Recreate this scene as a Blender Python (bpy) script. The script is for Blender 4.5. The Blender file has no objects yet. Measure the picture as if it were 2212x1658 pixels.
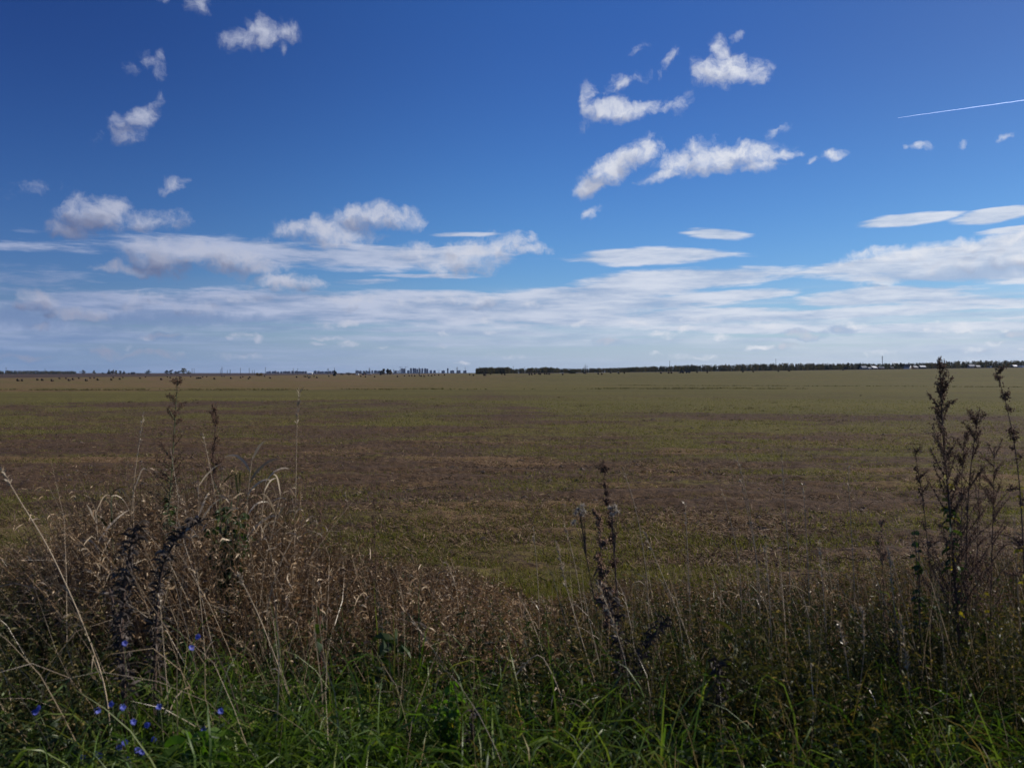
import bpy, math, random
import numpy as np
from mathutils import Vector
scene = bpy.context.scene
COL = scene.collection
R = math.radians
rng = np.random.default_rng(7)

# ------------------------------------------------------------------ camera
ZC = 2.1                                   # eye height above the field
FPX = 1843.0                               # focal length in pixels of a 2212 px wide picture
PITCH = math.atan(24.0 / FPX)
cam_d = bpy.data.cameras.new('camera')
cam = bpy.data.objects.new('camera', cam_d); COL.objects.link(cam)
cam.location = (0, 0, ZC)
cam.rotation_euler = (R(90) - PITCH, 0, 0)
cam_d.sensor_width = 36; cam_d.lens = 36 * FPX / 2212
cam_d.clip_start = 0.05; cam_d.clip_end = 120000
cam_d.dof.use_dof = True; cam_d.dof.focus_distance = 45; cam_d.dof.aperture_fstop = 4.5
scene.camera = cam
SUN_AZ, SUN_EL = R(72), R(37)              # azimuth to the right of the view axis

def ray(px, py):
    cx = (px - 1106) / FPX; cy = (829 - py) / FPX
    s, c = math.sin(PITCH), math.cos(PITCH)
    return Vector((cx, c + s * cy, -s + c * cy))
def azel(px, py):
    d = ray(px, py)
    return math.atan2(d.x, d.y), math.atan2(d.z, math.hypot(d.x, d.y))
def at(px, py, dist):
    d = ray(px, py); return Vector((0, 0, ZC)) + d * (dist / d.y)

# ------------------------------------------------------------------ noise in numpy (for shapes and scattering)
def _hash(ix, iy, seed):
    h = (ix.astype(np.int64) * 374761393 + iy.astype(np.int64) * 668265263 + seed * 974711) & 0xFFFFFFFF
    h = ((h ^ (h >> 13)) * 1274126177) & 0xFFFFFFFF
    return ((h ^ (h >> 16)) & 0xFFFF) / 65535.0
def vnoise(x, y, seed=0):
    ix = np.floor(x); iy = np.floor(y); fx = x - ix; fy = y - iy
    fx = fx * fx * (3 - 2 * fx); fy = fy * fy * (3 - 2 * fy)
    a = _hash(ix, iy, seed); b = _hash(ix + 1, iy, seed); c = _hash(ix, iy + 1, seed); d = _hash(ix + 1, iy + 1, seed)
    return a + (b - a) * fx + (c - a) * fy + (a - b - c + d) * fx * fy
def fbm(x, y, octv=4, seed=0, gain=.5):
    t = 0; a = 1; n = 0
    for k in range(octv):
        t = t + a * vnoise(x, y, seed + k * 17); n += a; a *= gain; x = x * 2.03 + 11.7; y = y * 2.03 - 5.3
    return t / n
def sst(a, b, x):
    t = np.clip((x - a) / (b - a), 0, 1); return t * t * (3 - 2 * t)

# ------------------------------------------------------------------ node helper
class NT:
    def __init__(s, tree):
        s.t = tree; s.N = tree.nodes; s.L = tree.links; s.N.clear()
    def new(s, typ, **kw):
        n = s.N.new(typ)
        for k, v in kw.items(): setattr(n, k, v)
        return n
    def inp(s, node, key, v):
        if v is None: return
        if isinstance(v, bpy.types.NodeSocket): s.L.new(v, node.inputs[key])
        else: node.inputs[key].default_value = v
    def math(s, op, a, b=None, c=None, clamp=False):
        n = s.new('ShaderNodeMath', operation=op, use_clamp=clamp)
        s.inp(n, 0, a); s.inp(n, 1, b); s.inp(n, 2, c); return n.outputs[0]
    def vmath(s, op, a, b=None, out=0):
        n = s.new('ShaderNodeVectorMath', operation=op); s.inp(n, 0, a); s.inp(n, 1, b); return n.outputs[out]
    def noise(s, vec, scale, detail=4, rough=.55, out=0, dist=0, dims='3D'):
        n = s.new('ShaderNodeTexNoise', noise_dimensions=dims); s.inp(n, 'Vector', vec)
        n.inputs['Scale'].default_value = scale; n.inputs['Detail'].default_value = detail
        n.inputs['Roughness'].default_value = rough; n.inputs['Distortion'].default_value = dist
        return n.outputs[out]
    def ramp(s, f, a, b, lo=0., hi=1., smooth=True):
        n = s.new('ShaderNodeMapRange', interpolation_type='SMOOTHSTEP' if smooth else 'LINEAR')
        s.inp(n, 0, f); n.inputs[1].default_value = a; n.inputs[2].default_value = b
        n.inputs[3].default_value = lo; n.inputs[4].default_value = hi; return n.outputs[0]
    def mix(s, f, a, b, blend='MIX'):
        n = s.new('ShaderNodeMix', data_type='RGBA', blend_type=blend)
        s.inp(n, 0, f); s.inp(n, 6, a if not isinstance(a, tuple) else (*a, 1) if len(a) == 3 else a)
        s.inp(n, 7, b if not isinstance(b, tuple) else (*b, 1) if len(b) == 3 else b); return n.outputs[2]
    def xyz(s, x, y, z=0.):
        n = s.new('ShaderNodeCombineXYZ'); s.inp(n, 0, x); s.inp(n, 1, y); s.inp(n, 2, z); return n.outputs[0]
    def colramp(s, f, stops):
        n = s.new('ShaderNodeValToRGB'); s.inp(n, 0, f); e = n.color_ramp.elements
        while len(e) < len(stops): e.new(.5)
        for el, (p, c) in zip(e, stops): el.position = p; el.color = (*c, 1)
        return n.outputs[0]
def lin(r, g, b):
    f = lambda c: c / 12.92 if c <= .04045 else ((c + .055) / 1.055) ** 2.4
    return tuple(f(v / 255) for v in (r, g, b))
# ------------------------------------------------------------------ sky
SKY_S = 0.10; HAZE = 1.8e-5
world = bpy.data.worlds.new('World'); scene.world = world; world.use_nodes = True
W = NT(world.node_tree)
tc = W.new('ShaderNodeTexCoord'); DIR = tc.outputs['Generated']
sep = W.new('ShaderNodeSeparateXYZ'); W.L.new(DIR, sep.inputs[0])
AZ = W.math('ARCTAN2', sep.outputs[0], sep.outputs[1])
HYP = W.math('SQRT', W.math('ADD', W.math('MULTIPLY', sep.outputs[0], sep.outputs[0]), W.math('MULTIPLY', sep.outputs[1], sep.outputs[1])))
EL = W.math('ARCTAN2', sep.outputs[2], HYP)
P = W.xyz(AZ, EL)
nish = W.new('ShaderNodeTexSky', sky_type='NISHITA', sun_disc=False)
nish.sun_elevation = SUN_EL; nish.sun_rotation = SUN_AZ
nish.altitude = 200; nish.air_density = 1.0; nish.dust_density = 0.3; nish.ozone_density = 5.0
hs = W.new('ShaderNodeHueSaturation'); W.L.new(nish.outputs[0], hs.inputs['Color'])
hs.inputs['Saturation'].default_value = 1.22; hs.inputs['Value'].default_value = 1.07
tint = W.mix(W.ramp(EL, .38, .12), (.62, .61, .86), (.68, .79, .98))
tint = W.mix(W.ramp(AZ, .10, .55, 0., 1.), tint, W.mix(W.ramp(EL, .38, .12), (.72, .60, .74), (.68, .77, .90)))
SKYCOL = W.mix(1., hs.outputs[0], tint, 'MULTIPLY')
SKYCOL = W.mix(1., SKYCOL, W.mix(W.ramp(AZ, -.60, .05), (.60, .58, .68), (1., 1., 1.)), 'MULTIPLY')

# clouds are placed by direction (azimuth, elevation); each is a few puffs whose outline is broken up by noise
CUM = [ # px, py, rx, ry, turn, weight
(430,5,24,22,0,.8),(352,-2,18,9,0,.6),
(565,72,34,26,0,1),(518,88,38,20,8,.9),(622,72,36,20,5,.75),(612,104,10,15,0,.5),
(330,143,30,17,-30,.5),(345,128,9,14,0,.4),(278,150,14,16,0,.25),
(272,284,34,28,20,.75),(302,250,44,20,40,.8),(342,214,20,11,45,.6),(205,300,16,9,40,.3),
(370,398,24,15,35,.75),(394,385,12,6,20,.4),(60,412,52,15,5,.3),
(205,468,70,36,8,1.05),(238,452,46,28,0,1),(158,492,46,20,0,.95),(320,474,75,19,0,.75),(378,466,26,14,0,.6),
(640,495,46,19,0,.9),(700,500,55,27,0,1),(792,470,78,26,5,1),(852,472,54,20,0,.95),(758,506,55,20,0,.8),(562,527,44,14,0,.4),
(345,556,70,36,5,1.05),(408,545,40,26,0,1),(295,582,80,15,0,.9),(505,562,74,32,0,1),(560,577,60,18,0,.8),(215,580,18,9,0,.5),
(608,610,62,18,0,1),(664,613,36,15,0,.9),
(1022,552,84,34,12,.95),(1096,532,56,20,20,.85),(1152,540,38,12,5,.75),(975,574,74,13,0,.8),(905,545,50,24,0,.6),
(85,654,44,25,0,1.05),(62,667,34,12,0,.9),(160,682,66,13,5,.95),(206,677,22,13,0,.9),
(1046,650,38,14,10,.7),(1152,656,26,9,0,.65),(872,650,32,12,0,.5),(300,655,60,14,0,.5),(420,665,60,14,0,.45),(770,660,40,10,0,.45),
(1266,225,17,42,-8,.62),(1320,236,58,21,0,.97),(1382,236,48,18,4,.9),(1446,232,44,8,8,.6),(1478,220,22,14,35,.45),
(1330,184,36,14,30,.6),(1368,164,24,9,20,.45),(1385,104,26,8,25,.36),(1440,136,24,9,50,.5),(1457,110,8,12,0,.36),
(1572,150,62,28,-5,1),(1622,152,40,22,-15,.85),(1558,106,20,30,-15,.7),(1597,80,14,8,30,.55),(1515,166,20,22,0,.7),(1576,182,22,12,0,.5),
(1330,360,76,27,25,1.05),(1278,396,36,19,25,1),(1388,334,34,19,20,.9),
(1545,346,128,26,3,1.05),(1618,336,62,25,-5,.95),(1692,337,28,10,5,.75),(1440,379,46,10,12,.8),(1632,362,46,12,0,.85),(1500,325,40,20,10,.7),
(1680,286,24,9,35,.5),(1592,305,12,8,40,.35),(1796,328,24,9,0,.8),(1757,346,13,8,35,.6),(1730,333,9,6,0,.5),
(2000,317,20,10,0,.7),(2075,313,8,11,-30,.4),(2178,299,20,7,15,.65),(1962,321,8,5,0,.35),(1282,457,20,10,20,.65),
(2080,570,120,18,5,.55),(1885,610,46,15,0,.8),(2205,557,80,26,6,.7),
(355,726,18,6,0,.8),(225,756,34,9,0,.8),(50,771,60,7,0,.75),(300,765,90,8,0,.7),(520,766,60,7,0,.5),(700,700,28,9,0,.55),
(950,746,14,6,0,.75),(832,749,12,4,0,.5),(1315,737,24,6,5,.7),(1735,719,36,8,0,.9),(1820,714,18,7,0,.8),(1690,748,18,5,0,.7),
(2196,721,18,9,0,.9),(2140,741,22,5,0,.6),(2170,712,20,5,0,.7),(1480,770,40,5,0,.4),(1100,768,40,5,0,.4),(1900,760,50,6,0,.45)]
_r = random.Random(5)                                     # many small puffs strung out low over the horizon
for _k in range(46):
    _y = _r.uniform(688, 786); _f = (800 - _y) / 110
    CUM.append((_r.uniform(0, 2212), _y, _r.uniform(12, 40) * (.5 + _f * .6), _r.uniform(4, 8) * (.4 + _f * .8), _r.uniform(-3, 3), _r.uniform(.5, .85)))
CUM += [(1850,555,50,12,8,.7),(1950,545,70,14,6,.75),(2090,530,80,14,6,.8),(2190,517,50,14,8,.8),(300,640,70,10,0,.55),(520,642,80,10,0,.6),(760,645,80,9,0,.6),(960,645,70,10,0,.55)]
STR = [
(110,535,150,9,0,.55),(70,602,110,26,0,.35),(560,545,330,24,-1,.75),(820,553,240,20,0,.75),(1000,507,62,5,0,.6),(930,595,95,4,0,.6),(770,606,80,6,2,.5),(330,535,200,14,0,.6),
(330,668,300,30,0,.85),(620,665,330,32,0,.95),(930,668,260,32,0,.95),(1190,670,190,36,0,.95),(20,690,150,24,0,.7),
(1405,554,150,14,0,1),(1480,599,200,18,2,1),(1330,627,200,20,4,.9),(1560,637,140,12,2,.95),(1380,652,180,16,0,.9),(1705,593,85,7,2,.6),(1480,675,200,12,0,.8),
(1552,504,66,11,-5,.95),(1508,494,26,4,0,.6),(1960,472,95,11,2,1),(2155,462,80,13,4,1),(2190,492,70,6,3,.6),(1890,483,30,4,0,.6),
(2030,556,270,24,5,1.2),(2200,538,130,36,8,1.3),(2060,592,240,17,-1,.95),(2220,580,120,26,0,.9),
(1900,641,175,18,2,.95),(2060,650,170,13,-2,.85),(1960,668,120,9,0,.7),(1700,682,400,11,1,.85),(1330,690,330,14,0,.85),(2190,664,60,4,2,.6),(2190,686,60,4,0,.6),(2050,705,300,11,0,.8),(1650,708,260,10,0,.75)]
SHADE = [ # where the thick clouds hide their own sun
(165,492,80,22,0,1),(330,575,110,26,0,.9),(470,575,90,16,0,.6),(2140,590,170,18,0,.75),(70,668,44,14,0,.9),(350,690,260,14,0,.8),(60,690,160,22,0,.7),
(800,490,50,10,0,.5),(640,622,60,8,0,.6),(1735,722,50,10,0,1.2),(1820,716,26,9,0,1.1),(2196,724,28,10,0,1.2),(50,771,80,12,0,1.1),(225,758,50,10,0,1),(330,768,120,10,0,1),(355,727,30,8,0,1.1),
(1315,739,30,6,0,.8),(1690,750,26,6,0,.9),(1045,660,36,8,0,.6),(2080,592,240,10,0,.5),(1300,395,40,12,25,.4),(80,600,160,40,0,.5)]
def warped(scale, amp, detail, sx=1., sy=1., seed=0.):
    q = W.vmath('MULTIPLY', P, (sx, sy, 1)); q = W.vmath('ADD', q, (seed, seed * .7, 0))
    c = W.noise(q, scale, detail, .58, out=1)
    c = W.vmath('SUBTRACT', c, (.5, .5, .5)); c = W.vmath('MULTIPLY', c, (amp, amp * .8, 0)); return W.vmath('ADD', P, c)
RS = 1.42
def field(G, coord, items, box, blur=.08):
    """smooth union of elliptical puffs, only those that can reach the patch of sky BOX"""
    acc = None
    for px, py, rx, ry, tn, w in items:
        a, e = azel(px, py); k = math.cos(a); t = R(tn)
        sx = rx * RS / FPX * k * k; sy = ry * RS / FPX * k
        ex = 1.75 * math.hypot(sx * math.cos(t), sy * math.sin(t)) + .02; ey = 1.75 * math.hypot(sx * math.sin(t), sy * math.cos(t)) + .02
        if a + ex < box[0] or a - ex > box[1] or e + ey < box[2] or e - ey > box[3]: continue
        c, s_ = math.cos(t), math.sin(t)
        ax, ay = c / sx, s_ / sx; bx, by = -s_ / sy, c / sy
        # the coordinate is (x, y, 1): two dot products turn it into the puff's own frame
        u = G.vmath('DOT_PRODUCT', coord, (ax, ay, -(ax * a + ay * e)), out=1)
        v = G.vmath('DOT_PRODUCT', coord, (bx, by, -(bx * a + by * e)), out=1)
        q = G.math('MULTIPLY_ADD', v, v, G.math('MULTIPLY', u, u))
        f = G.math('MULTIPLY_ADD', q, -w, w)
        if acc is None: acc = f
        else:
            n = G.new('ShaderNodeMath', operation='SMOOTH_MAX'); G.L.new(acc, n.inputs[0]); G.L.new(f, n.inputs[1]); n.inputs[2].default_value = blur; acc = n.outputs[0]
    return acc
def hom(c):                                                   # (x, y, anything) -> (x, y, 1)
    return W.vmath('ADD', W.vmath('MULTIPLY', c, (1, 1, 0)), (0, 0, 1))
PC = hom(warped(26, .036, 7))
n1 = W.math('SUBTRACT', W.noise(PC, 50, 9, .65), .5)
PS = hom(warped(10, .020, 5, .35, 2.2, 3.))
n2 = W.math('SUBTRACT', W.noise(W.vmath('MULTIPLY', PS, (10, 70, 1)), 1., 7, .62), .5)
# thin even veil low over the horizon, in long streaks
n3 = W.noise(W.vmath('MULTIPLY', W.vmath('ADD', P, (5, 0, 0)), (4, 95, 1)), 1., 7, .62)
n4 = W.noise(W.vmath('MULTIPLY', W.vmath('ADD', P, (9, 2, 0)), (2.2, 26, 1)), 1., 4, .5)
veil = W.math('MULTIPLY', W.ramp(EL, .112, .05), W.ramp(W.math('MULTIPLY_ADD', n4, .6, W.math('MULTIPLY', n3, .55)), .46, .68, .05, .92))
# billows: compare the noise with itself a step towards the sun
b0 = W.noise(PC, 26, 3, .5); b1 = W.noise(W.vmath('ADD', PC, (.008, .010, 0)), 26, 3, .5)
bil = W.math('MULTIPLY', W.math('SUBTRACT', b0, b1), 2.2)
side = W.ramp(AZ, -.60, .42, .0, 1.)                        # towards the sun the clouds glow, away from it they dull
K = 1 / SKY_S
def cc(r, g, b): return tuple(v * K for v in lin(r, g, b))
litC = W.mix(side, cc(172, 179, 203), cc(228, 231, 239))
darkC = W.mix(side, cc(96, 106, 142), cc(158, 166, 190))
litS = W.mix(side, cc(162, 174, 206), cc(220, 226, 238))
darkS = W.mix(side, cc(112, 136, 178), cc(164, 184, 214))
lowS = W.mix(side, cc(122, 150, 192), cc(184, 199, 220))
low = W.math('MULTIPLY', W.ramp(EL, .07, .0), .7)
SKYCOL = W.mix(W.math('MULTIPLY', W.ramp(EL, .075, .0), .85), SKYCOL, lowS)
def out_bg(c):
    bg = W.new('ShaderNodeBackground'); W.L.new(c, bg.inputs[0]); bg.inputs[1].default_value = SKY_S; return bg.outputs[0]
KEYS = [('PC', PC, 'NodeSocketVector'), ('PS', PS, 'NodeSocketVector'), ('n1', n1, 'NodeSocketFloat'), ('n2', n2, 'NodeSocketFloat'), ('veil', veil, 'NodeSocketFloat'), ('bil', bil, 'NodeSocketFloat'),
        ('low', low, 'NodeSocketFloat'), ('litC', litC, 'NodeSocketColor'), ('darkC', darkC, 'NodeSocketColor'), ('litS', litS, 'NodeSocketColor'), ('darkS', darkS, 'NodeSocketColor'), ('lowS', lowS, 'NodeSocketColor'), ('sky', SKYCOL, 'NodeSocketColor')]
groups = []
def patch(box):
    gt = bpy.data.node_groups.new('sky_patch', 'ShaderNodeTree')
    for k, _, typ in KEYS: gt.interface.new_socket(k, in_out='INPUT', socket_type=typ)
    gt.interface.new_socket('bg', in_out='OUTPUT', socket_type='NodeSocketShader')
    G = NT(gt); gi = G.new('NodeGroupInput'); I = {k: gi.outputs[k] for k, _, _ in KEYS}
    FC = field(G, I['PC'], CUM, box); FD = field(G, G.vmath('ADD', I['PC'], (.006, .011, 0)), CUM, box); FS = field(G, I['PS'], STR, box, .15); FH = field(G, I['PC'], SHADE, box, .1)
    sh = G.ramp(G.math('MULTIPLY_ADD', I['n1'], .9, FH), -.25, .95) if FH else None
    dS = G.ramp(G.math('MULTIPLY_ADD', I['n2'], 2.0, FS), .06, .66) if FS else 0.
    dS = G.math('MULTIPLY', G.math('MAXIMUM', dS, I['veil']), .95)
    cS = G.mix(G.ramp(I['n2'], -.22, .16), I['darkS'], I['litS'])
    if sh: cS = G.mix(sh, cS, I['darkS'])
    cS = G.mix(I['low'], cS, I['lowS'])
    col = G.mix(dS, I['sky'], cS)
    if FC:
        dC = G.math('MULTIPLY', G.ramp(G.math('MULTIPLY_ADD', I['n1'], 2.2, FC), .08, 1.26), .97)
        lit = G.ramp(G.math('ADD', G.math('MULTIPLY', G.math('SUBTRACT', FC, FD), 1.15), I['bil']), -.55, .35)
        cC = G.mix(lit, G.mix(.68, I['litC'], I['darkC']), I['litC'])
        if sh: cC = G.mix(G.math('MULTIPLY', sh, .9), cC, G.mix(G.math('MULTIPLY', lit, .5), I['darkC'], I['litC']))
        col = G.mix(dC, col, cC)
    bg = G.new('ShaderNodeBackground'); G.L.new(col, bg.inputs[0]); bg.inputs[1].default_value = SKY_S
    go = G.new('NodeGroupOutput'); G.L.new(bg.outputs[0], go.inputs[0])
    return gt
def use(gt):
    n = W.new('ShaderNodeGroup'); n.node_tree = gt
    for k, s_, _ in KEYS: W.L.new(s_, n.inputs[k])
    return n.outputs[0]
def pick(coord, edge, below, above):
    m = W.new('ShaderNodeMixShader'); W.L.new(W.math('GREATER_THAN', coord, edge), m.inputs[0]); W.L.new(below, m.inputs[1]); W.L.new(above, m.inputs[2]); return m.outputs[0]
XE = [azel(p, 805)[0] for p in (440, 880, 1240, 1480, 1860)]; YE = [azel(1106, p)[1] for p in (625, 420)]
XB = [-.66] + XE + [.66]; YB = [-.02] + YE + [.48]
rows = []
PATCHES = [[patch((XB[i], XB[i + 1], YB[j], YB[j + 1])) for i in range(6)] for j in range(3)]
for j in range(3):
    tiles = [use(g) for g in PATCHES[j]]
    l = pick(AZ, XE[0], tiles[0], pick(AZ, XE[1], tiles[1], tiles[2])); r = pick(AZ, XE[3], tiles[3], pick(AZ, XE[4], tiles[4], tiles[5]))
    rows.append(pick(AZ, XE[2], l, r))
inner = pick(EL, YE[0], rows[0], pick(EL, YE[1], rows[1], rows[2]))
m0 = W.noise(W.vmath('MULTIPLY', DIR, (1, 1, 3)), 3.2, 3, .5)          # the rest of the sky: scattered cloud
outer = out_bg(W.mix(W.ramp(m0, .60, .72, 0, .35), SKYCOL, cc(200, 206, 220)))
inside = W.math('MULTIPLY', W.math('LESS_THAN', W.math('ABSOLUTE', AZ), .66), W.math('MULTIPLY', W.math('GREATER_THAN', EL, -.02), W.math('LESS_THAN', EL, .48)))
top = W.new('ShaderNodeMixShader'); W.L.new(inside, top.inputs[0]); W.L.new(outer, top.inputs[1]); W.L.new(inner, top.inputs[2])
wo = W.new('ShaderNodeOutputWorld'); W.L.new(top.outputs[0], wo.inputs[0])

sun_d = bpy.data.lights.new('sun', 'SUN'); sun_d.energy = 5.0; sun_d.angle = R(.5); sun_d.color = (1, .93, .82)
sun = bpy.data.objects.new('sun', sun_d); COL.objects.link(sun)
sd = Vector((math.sin(SUN_AZ) * math.cos(SUN_EL), math.cos(SUN_AZ) * math.cos(SUN_EL), math.sin(SUN_EL)))
sun.rotation_euler = sd.to_track_quat('Z', 'Y').to_euler(); sun.location = (30, 10, 40)

scene.view_settings.view_transform = 'Standard'; scene.view_settings.look = 'None'
scene.view_settings.exposure = 0; scene.view_settings.gamma = 1; scene.view_settings.use_curve_mapping = False
scene.cycles.use_denoising = True
scene.cycles.max_bounces = 6; scene.cycles.diffuse_bounces = 2; scene.cycles.glossy_bounces = 2
scene.cycles.transmission_bounces = 4; scene.cycles.transparent_max_bounces = 8; scene.cycles.volume_bounces = 0
# ------------------------------------------------------------------ objects, meshes, materials
def tag(o, label=None, cat=None, group=None, kind=None):
    if label: o['label'] = label
    if cat: o['category'] = cat
    if group: o['group'] = group
    if kind: o['kind'] = kind
    return o
def empty(name, loc):
    o = bpy.data.objects.new(name, None); COL.objects.link(o); o.location = loc; o.empty_display_size = .2; return o
def mesh_data(name, V, quads=None, tris=None, mat=None, attrs=None, smooth=False):
    m = bpy.data.meshes.new(name)
    V = np.asarray(V, dtype=np.float32).reshape(-1, 3)
    q = np.asarray(quads if quads is not None else [], dtype=np.int32).reshape(-1, 4)
    t = np.asarray(tris if tris is not None else [], dtype=np.int32).reshape(-1, 3)
    m.vertices.add(len(V)); m.vertices.foreach_set('co', V.ravel())
    m.loops.add(q.size + t.size); m.loops.foreach_set('vertex_index', np.concatenate([q.ravel(), t.ravel()]))
    n = len(q) + len(t); m.polygons.add(n)
    ls = np.concatenate([np.arange(len(q)) * 4, q.size + np.arange(len(t)) * 3]).astype(np.int32)
    m.polygons.foreach_set('loop_start', ls)
    m.polygons.foreach_set('use_smooth', np.full(n, smooth, dtype=bool))
    m.update(calc_edges=True)
    for k, v in (attrs or {}).items():
        a = m.attributes.new(k, 'FLOAT', 'POINT'); a.data.foreach_set('value', np.asarray(v, dtype=np.float32))
    if mat: m.materials.append(mat)
    return m
def mobj(name, data, parent=None, loc=None):
    o = bpy.data.objects.new(name, data); COL.objects.link(o)
    if parent: o.parent = parent
    if loc is not None: o.location = loc
    return o
class MB:
    """collects pieces into one mesh"""
    def __init__(s): s.V = []; s.Q = []; s.T = []; s.A = []; s.n = 0
    def add(s, V, quads=None, tris=None, tone=.5):
        V = np.asarray(V, dtype=float).reshape(-1, 3)
        if quads is not None and len(quads): s.Q.append(np.asarray(quads).reshape(-1, 4) + s.n)
        if tris is not None and len(tris): s.T.append(np.asarray(tris).reshape(-1, 3) + s.n)
        s.A.append(np.broadcast_to(np.asarray(tone, dtype=float), (len(V),))); s.V.append(V); s.n += len(V); return s
    def box(s, c, size, tone=.5, rz=0):
        x, y, z = (v / 2 for v in size)
        V = np.array([(-x,-y,-z),(x,-y,-z),(x,y,-z),(-x,y,-z),(-x,-y,z),(x,-y,z),(x,y,z),(-x,y,z)])
        if rz: cs, sn = math.cos(rz), math.sin(rz); V = np.c_[V[:,0]*cs-V[:,1]*sn, V[:,0]*sn+V[:,1]*cs, V[:,2]]
        return s.add(V + np.array(c), [(0,3,2,1),(4,5,6,7),(0,1,5,4),(1,2,6,5),(2,3,7,6),(3,0,4,7)], tone=tone)
    def tube(s, pts, rad, sides=5, tone=.5):
        V, q = tubes(np.asarray(pts, dtype=float)[None], np.asarray(rad, dtype=float).reshape(1, -1) * np.ones((1, len(pts))), sides)
        return s.add(V, q, tone=tone)
    def build(s, name, mat, parent=None, smooth=False, loc=None):
        d = mesh_data(name, np.concatenate(s.V), np.concatenate(s.Q) if s.Q else None, np.concatenate(s.T) if s.T else None, mat, {'tone': np.concatenate(s.A)}, smooth)
        return mobj(name, d, parent, loc)
def nrm(v): return v / np.maximum(np.linalg.norm(v, axis=-1, keepdims=True), 1e-9)
def tubes(P, Rd, sides=3):
    """P (N,K,3) centre lines, Rd (N,K) radii -> vertices, quads"""
    N, K, _ = P.shape
    T = nrm(np.gradient(P, axis=1)); ref = np.where(np.abs(T[..., 2:]) > .9, np.array([1., 0, 0]), np.array([0, 0, 1.]))
    U = nrm(np.cross(T, ref)); Wv = np.cross(T, U)
    a = np.arange(sides) / sides * 2 * math.pi
    V = P[:, :, None] + Rd[:, :, None, None] * (U[:, :, None] * np.cos(a)[:, None] + Wv[:, :, None] * np.sin(a)[:, None])
    i = np.arange(N)[:, None, None] * K * sides; k = np.arange(K - 1)[None, :, None] * sides; j = np.arange(sides)[None, None, :]; j2 = (j + 1) % sides
    q = np.stack([i + k + j, i + k + j2, i + k + sides + j2, i + k + sides + j], -1)
    return V.reshape(-1, 3), q.reshape(-1, 4)
def paths(P0, D0, L, droop, nseg, wob=0.):
    """curved centre lines that start at P0 along D0 and bend down"""
    N = len(P0); pts = [P0]; d = nrm(D0); p = P0
    for k in range(nseg):
        p = p + d * (L / nseg)[:, None]; pts.append(p)
        d = d + np.array([0, 0, -1.]) * (droop / nseg)[:, None] * (1 + k * .6)
        if wob: d = d + rng.normal(0, wob, (N, 3))
        d = nrm(d)
    return np.stack(pts, 1)
def ribbons(C, Wd, profile, flat=None, curl=0.):
    """flat blades along the centre lines C (N,K,3) with width Wd (N,) -> vertices, quads"""
    N, K, _ = C.shape
    T = nrm(np.gradient(C, axis=1))
    a = rng.uniform(0, 2 * math.pi, N); ref = np.stack([np.cos(a), np.sin(a), np.full(N, .25)], -1) if flat is None else flat
    S = nrm(np.cross(T, ref[:, None, :] * np.ones((1, K, 1))))
    w = Wd[:, None] * profile(np.linspace(0, 1, K))[None] * .5
    V = np.stack([C - S * w[..., None], C + S * w[..., None]], 2)
    i = np.arange(N)[:, None] * K * 2; k = np.arange(K - 1)[None] * 2
    q = np.stack([i + k, i + k + 1, i + k + 3, i + k + 2], -1)
    return V.reshape(-1, 3), q.reshape(-1, 4)
blade_w = lambda t: np.clip((1 - t) * 1.6, .04, 1) ** .8 * np.clip(.55 + t * 3, 0, 1)
leaf_w = lambda t: np.sin(math.pi * (.06 + .92 * t)) ** .8
def mat(name): m = bpy.data.materials.new(name); m.use_nodes = True; return m, NT(m.node_tree)
def simple_mat(name, col, rough=.8, noise=.25, scale=6., metal=0., spec=.3):
    m, T = mat(name); o = T.new('ShaderNodeOutputMaterial'); b = T.new('ShaderNodeBsdfPrincipled')
    g = T.new('ShaderNodeTexCoord'); n = T.noise(g.outputs['Object'], scale, 4)
    T.L.new(T.mix(T.ramp(n, .3, .7), tuple(c * (1 - noise) for c in col), tuple(min(1, c * (1 + noise)) for c in col)), b.inputs['Base Color'])
    b.inputs['Roughness'].default_value = rough; b.inputs['Metallic'].default_value = metal; b.inputs['Specular IOR Level'].default_value = spec
    T.L.new(b.outputs[0], o.inputs[0]); return m
def plant_mat(name, stops, rough=.5, spec=.35, trans=.3, tcol=(1.1, 1.15, .7)):
    """colour by the per-blade attribute 'tone'; thin leaf that lets some light through"""
    m, T = mat(name); o = T.new('ShaderNodeOutputMaterial'); b = T.new('ShaderNodeBsdfPrincipled')
    at_ = T.new('ShaderNodeAttribute', attribute_name='tone'); c = T.colramp(at_.outputs['Fac'], stops)
    g = T.new('ShaderNodeTexCoord'); n = T.noise(g.outputs['Object'], 40, 3); c = T.mix(1., c, T.mix(n, (.65, .65, .65), (1.35, 1.3, 1.25)), 'MULTIPLY')
    T.L.new(c, b.inputs['Base Color']); b.inputs['Roughness'].default_value = rough; b.inputs['Specular IOR Level'].default_value = spec
    tr = T.new('ShaderNodeBsdfTranslucent'); T.L.new(T.mix(1., c, tcol, 'MULTIPLY'), tr.inputs[0])
    mx = T.new('ShaderNodeMixShader'); mx.inputs[0].default_value = trans; T.L.new(b.outputs[0], mx.inputs[1]); T.L.new(tr.outputs[0], mx.inputs[2])
    T.L.new(mx.outputs[0], o.inputs[0]); return m

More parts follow.
